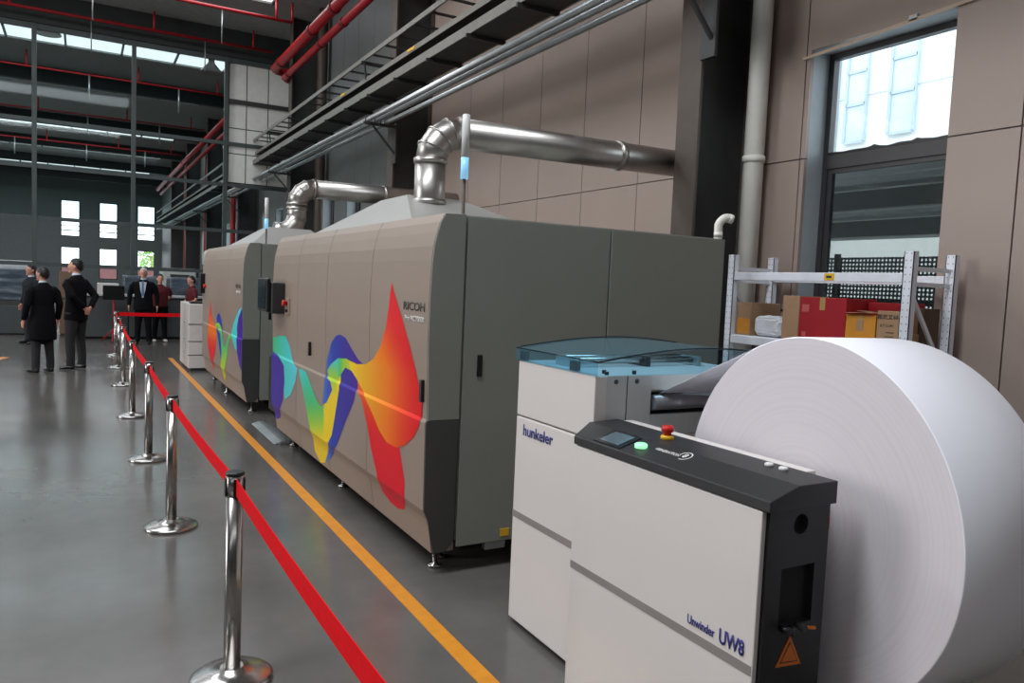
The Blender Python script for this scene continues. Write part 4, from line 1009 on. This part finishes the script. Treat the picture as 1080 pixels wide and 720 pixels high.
# far hall: machines and racks in silhouette
for i, (x0, x1, y0, y1, z, m, lb) in enumerate([(-4, -1.6, 34, 37, 1.9, M_white2, 'pale machine in the far hall at the left'), (3.2, 4.6, 38, 40, 1.9, M_white2, 'pale machine in the far hall near the right wall')]):
    t = thing('machine', lb, 'machine')
    MB().box(x0, x1, y0, y1, .1, z).build('body', m, t, bev=.05)
    MB().box(x0 + .1, x1 - .1, y0 + .1, y1 - .1, 0, .1).build('base', M_steel, t)
    MB().box(x0 + .3, x1 - .3, y0 - .02, y0, z * .5, z * .85).build('door', M_steel, t)
for i, y in enumerate((33.5, 41.5, 50)):
    t = thing('riser_pipe', 'red vertical riser pipe on the far right wall, %s' % ['nearest', 'middle', 'farthest'][i], 'pipe')
    MB().tube([(5.45, y, 0), (5.45, y, 7.6)], .1, 12).build('pipe', M_red, t)
    MB().lathe([(.13, 1.0), (.13, 1.15)], (5.45, y, 0), 12).build('coupling', M_red, t)

# ================================================================ OUTSIDE THE WINDOW
M_fac = mat('white_facade', srgb(236, 236, 232), .8, var=.02)
t = thing('neighbouring_building', 'bright white building seen through the upper window pane', 'building')
MB().box(16.3, 24, 2, 12.9, 0, 14).build('facade', M_fac, t)
MB().box(16.2, 24, 12.9, 13.6, 0, 14).build('grey_pier', mat('blue_grey_render', srgb(150, 160, 176), .8), t)
for (ya, yb, zs) in ((12.1, 12.62, (5.55, 6.44, 7.22, 8.3)), (10.85, 11.45, (5.6, 6.53, 7.3, 8.3)), (9.0, 9.85, (5.9, 7.0, 8.3)), (7.2, 7.9, (5.6, 6.6, 8.3))):
    w = MB().box(16.24, 16.30, ya, yb, zs[0], zs[-1]).build('window', mat('pale_blue_pane', srgb(206, 222, 236), .15), t)
    fr = MB()
    for z in zs: fr.box(16.2, 16.24, ya, yb, z - .03, z + .03)
    fr.box(16.2, 16.24, ya - .03, ya + .02, zs[0], zs[-1]); fr.box(16.2, 16.24, yb - .02, yb + .05, zs[0], zs[-1])
    fr.build('window_frame', mat('grey_window_frame', srgb(186, 198, 208), .5), w)
MB().box(16.285, 16.30, 2, 12.9, 6.625, 6.635).build('facade_joint', mat('grey_window_frame', srgb(186, 198, 208), .5), t)
g_ = struct(MB().box(6.4, 40, -20, 80, -.3, -.02).build('trim_3', mat('outdoor_paving', srgb(215, 215, 210), .8)))
t = thing('corrugated_canopy', 'dark corrugated canopy outside behind the lower window pane', 'canopy')
cg = MB(); prof = []
N = 64
for i in range(N):
    x = 6.35 + (9.6 - 6.35) * i / (N - 1); z = 3.02 - (x - 6.35) * .14 + .05 * (1 if (i // 2) % 2 else 0)
    prof.append((x, z))
poly = prof + [(x, z + .02) for x, z in prof[::-1]]
cg.prism(poly, -2, 12, 'y'); cg.build('corrugated_sheet', mat('dull_corrugated', srgb(214, 216, 218), .6), t)
for x in (7.1, 8.3): MB().box(x - .05, x + .05, -2, 12, 2.88 - (x - 6.35) * .14 - .10, 2.88 - (x - 6.35) * .14 + .09).build('purlin', mat('grey_purlin', srgb(150, 150, 150), .6), t)
for y in (-1, 4.1, 9): MB().box(9.4, 9.5, y - .05, y + .05, 0, 2.4).build('canopy_post', M_steel, t)
# perforated sheet fence
pm = D.materials.new('perforated_sheet'); pm.use_nodes = True; nt = pm.node_tree; b = nt.nodes['Principled BSDF']; b.inputs['Base Color'].default_value = srgb(70, 72, 74) + (1,); b.inputs['Roughness'].default_value = .6
tc = nt.nodes.new('ShaderNodeTexCoord'); sp = nt.nodes.new('ShaderNodeSeparateXYZ'); nt.links.new(tc.outputs['Object'], sp.inputs[0])
def frac(sock, s_):
    m1 = nt.nodes.new('ShaderNodeMath'); m1.operation = 'MULTIPLY'; m1.inputs[1].default_value = s_; nt.links.new(sock, m1.inputs[0])
    m2 = nt.nodes.new('ShaderNodeMath'); m2.operation = 'FRACT'; nt.links.new(m1.outputs[0], m2.inputs[0])
    m3 = nt.nodes.new('ShaderNodeMath'); m3.operation = 'SUBTRACT'; m3.inputs[1].default_value = .5; nt.links.new(m2.outputs[0], m3.inputs[0])
    m4 = nt.nodes.new('ShaderNodeMath'); m4.operation = 'POWER'; m4.inputs[1].default_value = 2; nt.links.new(m3.outputs[0], m4.inputs[0]); return m4.outputs[0]
ad = nt.nodes.new('ShaderNodeMath'); ad.operation = 'ADD'; nt.links.new(frac(sp.outputs['Y'], 17), ad.inputs[0]); nt.links.new(frac(sp.outputs['Z'], 17), ad.inputs[1])
gt = nt.nodes.new('ShaderNodeMath'); gt.operation = 'GREATER_THAN'; gt.inputs[1].default_value = .085; nt.links.new(ad.outputs[0], gt.inputs[0]); nt.links.new(gt.outputs[0], b.inputs['Alpha'])
t = thing('perforated_fence', 'perforated grey metal fence outside, dotted with light, behind the lower pane', 'fence')
MB().box(9.98, 9.984, -2, 12, .5, 2.37).build('perforated_panel', pm, t)
for y in (-.4, 1.6, 3.6, 5.7, 7.7): MB().box(9.94, 9.97, y - .05, y + .05, 0, 2.42).build('fence_post', M_steel, t)
MB().box(9.94, 9.975, -2, 12, 1.70, 1.76).build('fence_rail', M_steel, t)

t = thing('brick_wall', 'reddish boundary wall outside the far windows', 'wall')
MB().box(-12, 6, 78, 78.3, 0, 1.75).build('wall_face', mat('dull_brick', srgb(112, 70, 68), .8, var=.15, scale=3), t)
MB().box(-12, 6, 77.95, 78.35, 1.75, 1.85).build('coping', M_tray, t)
t = thing('tree', 'green tree outside the lowest right far window', 'tree')
tm = bmesh.new()
for k in range(420):
    a = random.random() * 6.28; r_ = 2.2 * random.random() ** .5; h = random.uniform(1.9, 4.4)
    c = Vector((6.1 + r_ * math.cos(a), 84 + r_ * math.sin(a), h))
    q = [tm.verts.new(c + Vector((random.uniform(-.22, .22), random.uniform(-.22, .22), random.uniform(-.22, .22)))) for _ in range(4)]
    tm.faces.new(q[:3]); tm.faces.new([q[1], q[2], q[3]])
me = D.meshes.new('foliage'); tm.to_mesh(me); tm.free(); link('foliage', me, mat('leaf_green', srgb(120, 168, 70), .6, var=.3), t)
MB().tube([(6.1, 84, 0), (6.1, 84, 3.2)], .16, 10).build('trunk', M_cardb, t)
# ================================================================ PEOPLE
def limb(bm, pts, radii, n=14):
    """closed tapered tube with rounded joints"""
    rings = []
    pts = [Vector(p) for p in pts]
    for i, (p_, r_) in enumerate(zip(pts, radii)):
        rx, ry = (r_ if isinstance(r_, tuple) else (r_, r_))
        if i == 0: t_ = pts[1] - p_
        elif i == len(pts) - 1: t_ = p_ - pts[-2]
        else: t_ = (p_ - pts[i - 1]).normalized() + (pts[i + 1] - p_).normalized()
        t_.normalize(); ux = Vector((1, 0, 0)); 
        if abs(t_.dot(ux)) > .9: ux = Vector((0, 1, 0))
        w_ = t_.cross(ux).normalized(); u_ = w_.cross(t_).normalized()
        rings.append([bm.verts.new(p_ + u_ * math.cos(2 * PI * j / n) * rx + w_ * math.sin(2 * PI * j / n) * ry) for j in range(n)])
    for a, b_ in zip(rings, rings[1:]):
        for j in range(n): bm.faces.new([a[j], a[(j + 1) % n], b_[(j + 1) % n], b_[j]])
    for ring, p_, q_ in ((rings[0], pts[0], pts[1]), (rings[-1], pts[-1], pts[-2])):
        r_ = radii[0] if ring is rings[0] else radii[-1]; r_ = min(r_) if isinstance(r_, tuple) else r_
        tip = bm.verts.new(p_ + (p_ - q_).normalized() * r_ * .6)
        for j in range(n): bm.faces.new([ring[(j + 1) % n], ring[j], tip] if ring is rings[0] else [ring[j], ring[(j + 1) % n], tip])
def ball(bm, c, r_, seg=20):
    res = bmesh.ops.create_uvsphere(bm, u_segments=seg, v_segments=seg // 2 + 2, radius=1)
    for v in res['verts']: v.co = Vector((c[0] + v.co.x * r_[0], c[1] + v.co.y * r_[1], c[2] + v.co.z * r_[2]))
    return res['verts']
def fuse(bm, name, m, parent, vox=.012, it=3):
    bmesh.ops.recalc_face_normals(bm, faces=bm.faces)
    me = D.meshes.new(name + '_raw'); bm.to_mesh(me); bm.free()
    tmp = D.objects.new(name + '_raw', me); COL.objects.link(tmp)
    rmd = tmp.modifiers.new('r', 'REMESH'); rmd.mode = 'VOXEL'; rmd.voxel_size = vox; rmd.use_smooth_shade = True
    sm = tmp.modifiers.new('s', 'SMOOTH'); sm.iterations = it; sm.factor = .5
    bpy.context.view_layer.update()
    out = D.meshes.new_from_object(tmp.evaluated_get(bpy.context.evaluated_depsgraph_get())); out.name = name
    D.objects.remove(tmp)
    out.materials.clear(); out.materials.append(m)
    for f in out.polygons: f.use_smooth = True
    return link(name, out, None, parent)
def person(loc, heading, H, label, top, top_m, leg_m, shoe_m, hair_m, arms='down', coat=False, bald=False, look=0.0, build=1.0, stance=.1, group=None):
    """local frame: faces +Y, x to the person's right"""
    root = thing('person', label, 'person', loc, rz=heading, group=group)
    k = H / 1.76; B = build
    V = lambda x, y, z: (x * k, y * k, z * k)
    elbow, wrist = {}, {}
    for s_ in (-1, 1):
        if arms == 'down': elbow[s_] = (s_ * .255 * B, -.03, 1.14); wrist[s_] = (s_ * .265 * B, .05, .89)
        elif arms == 'behind': elbow[s_] = (s_ * .25 * B, -.15, 1.17); wrist[s_] = (s_ * .07, -.21, 1.0)
        elif arms == 'front': elbow[s_] = (s_ * .26 * B, .0, 1.14); wrist[s_] = (s_ * .08, .23, 1.0)
        elif arms == 'hips': elbow[s_] = (s_ * .34 * B, -.08, 1.16); wrist[s_] = (s_ * .19, -.07, .98)
    hip = {s_: (s_ * .09, 0, .92) for s_ in (-1, 1)}; knee = {s_: (s_ * (.05 + stance * .55), .015, .49) for s_ in (-1, 1)}; ankle = {s_: (s_ * (.04 + stance * .8), -.02, .09) for s_ in (-1, 1)}
    # --- one continuous body
    bm = bmesh.new()
    limb(bm, [V(0, 0, .88), V(0, 0, 1.0), V(0, -.005, 1.15), V(0, 0, 1.32), V(0, -.01, 1.44), V(0, -.01, 1.49)], [(.13 * k, .09 * k), (.135 * k, .09 * k), (.125 * k, .085 * k), (.15 * k, .095 * k), (.115 * k, .07 * k), (.055 * k, .055 * k)], 24)
    limb(bm, [V(0, -.01, 1.45), V(0, 0, 1.56)], [.055 * k, .052 * k])
    cl, sl_ = math.cos(look), math.sin(look)
    def HR(x, y, z):   # head-local to body, turned by look
        return V(x * cl - y * sl_, x * sl_ + y * cl, z)
    hv = ball(bm, (0, 0, 0), (1, 1, 1), 28)
    for v in hv:
        c = v.co.copy(); x, y, z = c.x * .077, c.y * .097, c.z * .118
        if z < 0: x *= 1 + z * 2.2; y *= 1 + z * .8
        if y < 0 and z < -.03: y *= .8
        v.co = Vector(HR(x, y + .008, z + 1.642))
    def hb(c, r_): 
        for v in ball(bm, (0, 0, 0), (1, 1, 1), 12): v.co = Vector(HR(c[0] + v.co.x * r_[0], c[1] + v.co.y * r_[1], c[2] + v.co.z * r_[2]))
    hb((0, .104, 1.628), (.012, .016, .022)); hb((0, .104, 1.655), (.009, .012, .022))
    hb((0, .092, 1.583), (.026, .014, .009)); hb((0, .088, 1.548), (.026, .018, .017))
    hb((0, .093, 1.674), (.045, .014, .009))
    for s_ in (-1, 1): hb((s_ * .079, -.002, 1.638), (.011, .019, .032))
    for s_ in (-1, 1):
        limb(bm, [V(s_ * .11, -.01, 1.37), V(s_ * .175 * B, -.01, 1.37), V(*elbow[s_]), V(*wrist[s_])], [.04 * k, .042 * k, .035 * k, .026 * k])
        w_ = Vector(V(*wrist[s_])); d_ = (w_ - Vector(V(*elbow[s_]))).normalized()
        if arms == 'down': side = Vector((0, 1, 0)); nrm_ = Vector((s_, 0, 0)); thumb = Vector((0, 1, 0))
        elif arms == 'behind': d_ = Vector((-s_ * .7, -.05, -.7)).normalized(); side = Vector((-s_ * .7, 0, .7)).normalized(); thumb = side; nrm_ = Vector((0, -1, 0))
        else: d_ = Vector((-s_ * .8, .15, -.35)).normalized(); side = Vector((0, .1, 1)).normalized(); thumb = side; nrm_ = Vector((0, 1, 0))
        side = (side - d_ * side.dot(d_)).normalized()
        pc = w_ + d_ * .085 * k
        limb(bm, [w_, w_ + d_ * .045 * k, pc], [(.024 * k), (.034 * k, .018 * k) if arms != 'down' else (.018 * k, .036 * k), (.032 * k, .015 * k) if arms != 'down' else (.015 * k, .036 * k)], 12)
        curl = -nrm_ if arms == 'down' else -nrm_ * .5
        for j, ln2 in enumerate((.068, .078, .072, .056)):
            base = pc + side * (.028 - .0185 * j) * k
            m1_ = base + d_ * ln2 * .5 * k + curl * .004 * k; m2_ = base + d_ * ln2 * .95 * k + curl * .020 * k
            limb(bm, [base - d_ * .02 * k, base, m1_, m2_], [.0095 * k, .0095 * k, .0085 * k, .007 * k], 8)
        tb = w_ + d_ * .03 * k + side * .026 * k
        limb(bm, [tb - side * .012 * k, tb + (d_ * .5 + thumb * .5) * .035 * k, tb + (d_ * .8 + thumb * .35) * .065 * k], [.012 * k, .0105 * k, .008 * k], 8)
        limb(bm, [V(*hip[s_]), V(*knee[s_]), V(*ankle[s_])], [(.082 * k, .085 * k), .052 * k, .036 * k])
        limb(bm, [V(ankle[s_][0], -.04, .06), V(ankle[s_][0] * 1.1, .08, .045), V(ankle[s_][0] * 1.15, .16, .035)], [.036 * k, (.038 * k, .03 * k), (.034 * k, .022 * k)])
    fuse(bm, 'body', M_skin, root, .0075 * k, 2)
    # --- trousers
    bm = bmesh.new()
    limb(bm, [V(0, 0, .84), V(0, 0, .92), V(0, 0, 1.03)], [(.15 * k * B, .115 * k), (.165 * k * B, .122 * k), (.155 * k * B, .112 * k)], 24)
    for s_ in (-1, 1):
        limb(bm, [V(*hip[s_]), V(hip[s_][0] * .98, .005, .72), V(*knee[s_]), V(ankle[s_][0], -.01, .2), V(ankle[s_][0], -.005, .075)], [(.098 * k * B, .108 * k), (.09 * k * B, .098 * k), .073 * k, .062 * k, (.06 * k, .066 * k)], 18)
    fuse(bm, 'trousers', leg_m, root, .012)
    # --- shoes
    for s_ in (-1, 1):
        bm = bmesh.new(); ax = ankle[s_][0]
        limb(bm, [V(ax, -.065, .045), V(ax, -.02, .05), V(ax * 1.08, .08, .04), V(ax * 1.15, .175, .032)], [(.038 * k, .04 * k), (.042 * k, .045 * k), (.047 * k, .035 * k), (.036 * k, .025 * k)], 16)
        for v in bm.verts: v.co.z = max(v.co.z, .004)
        fuse(bm, 'shoe', shoe_m, root, .008)
    # --- upper garment
    bm = bmesh.new(); hem = .56 if coat else (.80 if top != 'polo' else .93)
    w0 = .215 if coat else (.192 if top == 'jacket' else .165)
    limb(bm, [V(0, 0, hem), V(0, 0, (hem + 1.0) / 2 + .02), V(0, 0, 1.12), V(0, 0, 1.30), V(0, -.01, 1.40), V(0, -.012, 1.465), V(0, -.008, 1.495)],
         [(w0 * k * B, .15 * k), (w0 * .97 * k * B, .148 * k), (.168 * k * B, .128 * k), (.192 * k * B, .135 * k), (.185 * k * B, .115 * k), (.11 * k, .085 * k), (.072 * k, .072 * k)], 28)
    for s_ in (-1, 1):
        e_, wv = Vector(V(*elbow[s_])), Vector(V(*wrist[s_]))
        if top == 'polo':
            mid = Vector(V(s_ * .19 * B, -.01, 1.405)).lerp(e_, .72)
            ball(bm, V(s_ * .165 * B, -.01, 1.375), (.068 * k,) * 3, 14)
            limb(bm, [V(s_ * .08, -.01, 1.395), V(s_ * .185 * B, -.01, 1.37), mid], [.06 * k, .068 * k, .062 * k], 16)
        else:
            limb(bm, [V(s_ * .08, -.01, 1.395), V(s_ * .165 * B, -.01, 1.385), V(s_ * .205 * B, -.012, 1.34), e_, e_.lerp(wv, .97)], [.055 * k, .068 * k, .070 * k, .057 * k, .043 * k], 16)
            ball(bm, V(s_ * .165 * B, -.01, 1.375), (.072 * k,) * 3, 14)
    fuse(bm, {'polo': 'polo_shirt', 'jacket': 'overcoat' if coat else 'suit_jacket'}[top], top_m, root, .010, 3)
    # collar
    if top == 'jacket':
        bm = bmesh.new(); limb(bm, [V(0, -.008, 1.47), V(0, -.004, 1.53)], [(.066 * k, .066 * k), (.060 * k, .060 * k)], 20)
        fuse(bm, 'shirt_collar', M_shirt, root, .007)
    # hair
    bm = bmesh.new(); hv = ball(bm, (0, 0, 0), (1, 1, 1), 32)
    for v in hv:
        c = v.co.copy(); g_ = 1 + .05 * noise.noise(c * 6 + Vector((H * 9, 0, 0)))
        x, y, z = c.x * .086 * g_, c.y * .104 * g_, c.z * .124 * g_
        # cut the face and neck away: pull those points inside the skull
        face = (y > .05 and z < .045) or (z < -.088 + max(0, y + .075) * .95)
        if bald and (z > .07 and y > -.02): face = False
        if face: x, y, z = x * .72, y * .72, z * .72
        v.co = Vector(HR(x, y - .004, z + 1.650))
    for f in bm.faces: f.smooth = True
    me = D.meshes.new('hair'); bm.to_mesh(me); bm.free(); link('hair', me, hair_m, root)
    for s_ in (-1, 1):
        bm = bmesh.new()
        for v in ball(bm, (0, 0, 0), (1, 1, 1), 12): v.co = Vector(HR(s_ * .030 + v.co.x * .012, .0925 + v.co.y * .008, 1.652 + v.co.z * .0065))
        me = D.meshes.new('eye'); bm.to_mesh(me); bm.free(); link('eye', me, M_hair, root)
    return root, V, k
person((-.086, 14.86, 0), .85, 1.87, 'tall person in black suit jacket and grey trousers, back turned, hands clasped behind', 'jacket', M_blackcloth, M_greycloth, M_shoe, M_hair, arms='behind', look=.5, build=.98)
person((-.55, 14.42, 0), .55, 1.71, 'shorter person in long black coat seen from behind, arms hanging down', 'jacket', M_blackcloth, M_greycloth, M_shoe, M_hair, arms='down', coat=True, look=.35, build=1.04)
r3, V3, k3 = person((1.26, 19.9, 0), PI - .15, 1.78, 'white-haired person in black suit with pale shirt and blue tie, facing the camera', 'jacket', M_blackcloth, M_blackcloth, M_shoe, M_hairw, arms='down', build=1.12, look=-.1)
MB().prism([(-.075 * k3, 1.44 * k3), (.075 * k3, 1.44 * k3), (.05 * k3, 1.25 * k3), (.012 * k3, 1.08 * k3), (-.012 * k3, 1.08 * k3), (-.05 * k3, 1.25 * k3)], .10, .148, 'y').build('shirt_front', M_shirt, r3)
MB().prism([(-.014 * k3, 1.47 * k3), (.014 * k3, 1.47 * k3), (.03 * k3, 1.15 * k3), (0, 1.10 * k3), (-.03 * k3, 1.15 * k3)], .146, .153, 'y').build('tie', M_tie, r3)
person((1.66, 20.45, 0), PI + .05, 1.65, 'person in maroon polo shirt and black trousers standing beside the white-haired one', 'polo', M_redcloth, M_blackcloth, M_shoew, M_hair, arms='behind', build=1.14)
person((2.33, 20.1, 0), PI / 2 + .3, 1.64, 'person in maroon polo shirt in profile behind the white cabinets', 'polo', M_redcloth, M_blackcloth, M_shoe, M_hair, arms='front')
person((-.98, 19.9, 0), PI - .9, 1.74, 'person mostly hidden behind the shorter coated person on the left', 'jacket', mat('navy_jacket', srgb(22, 25, 34), .9), M_greycloth, M_shoe, M_hair, arms='down', build=.9)
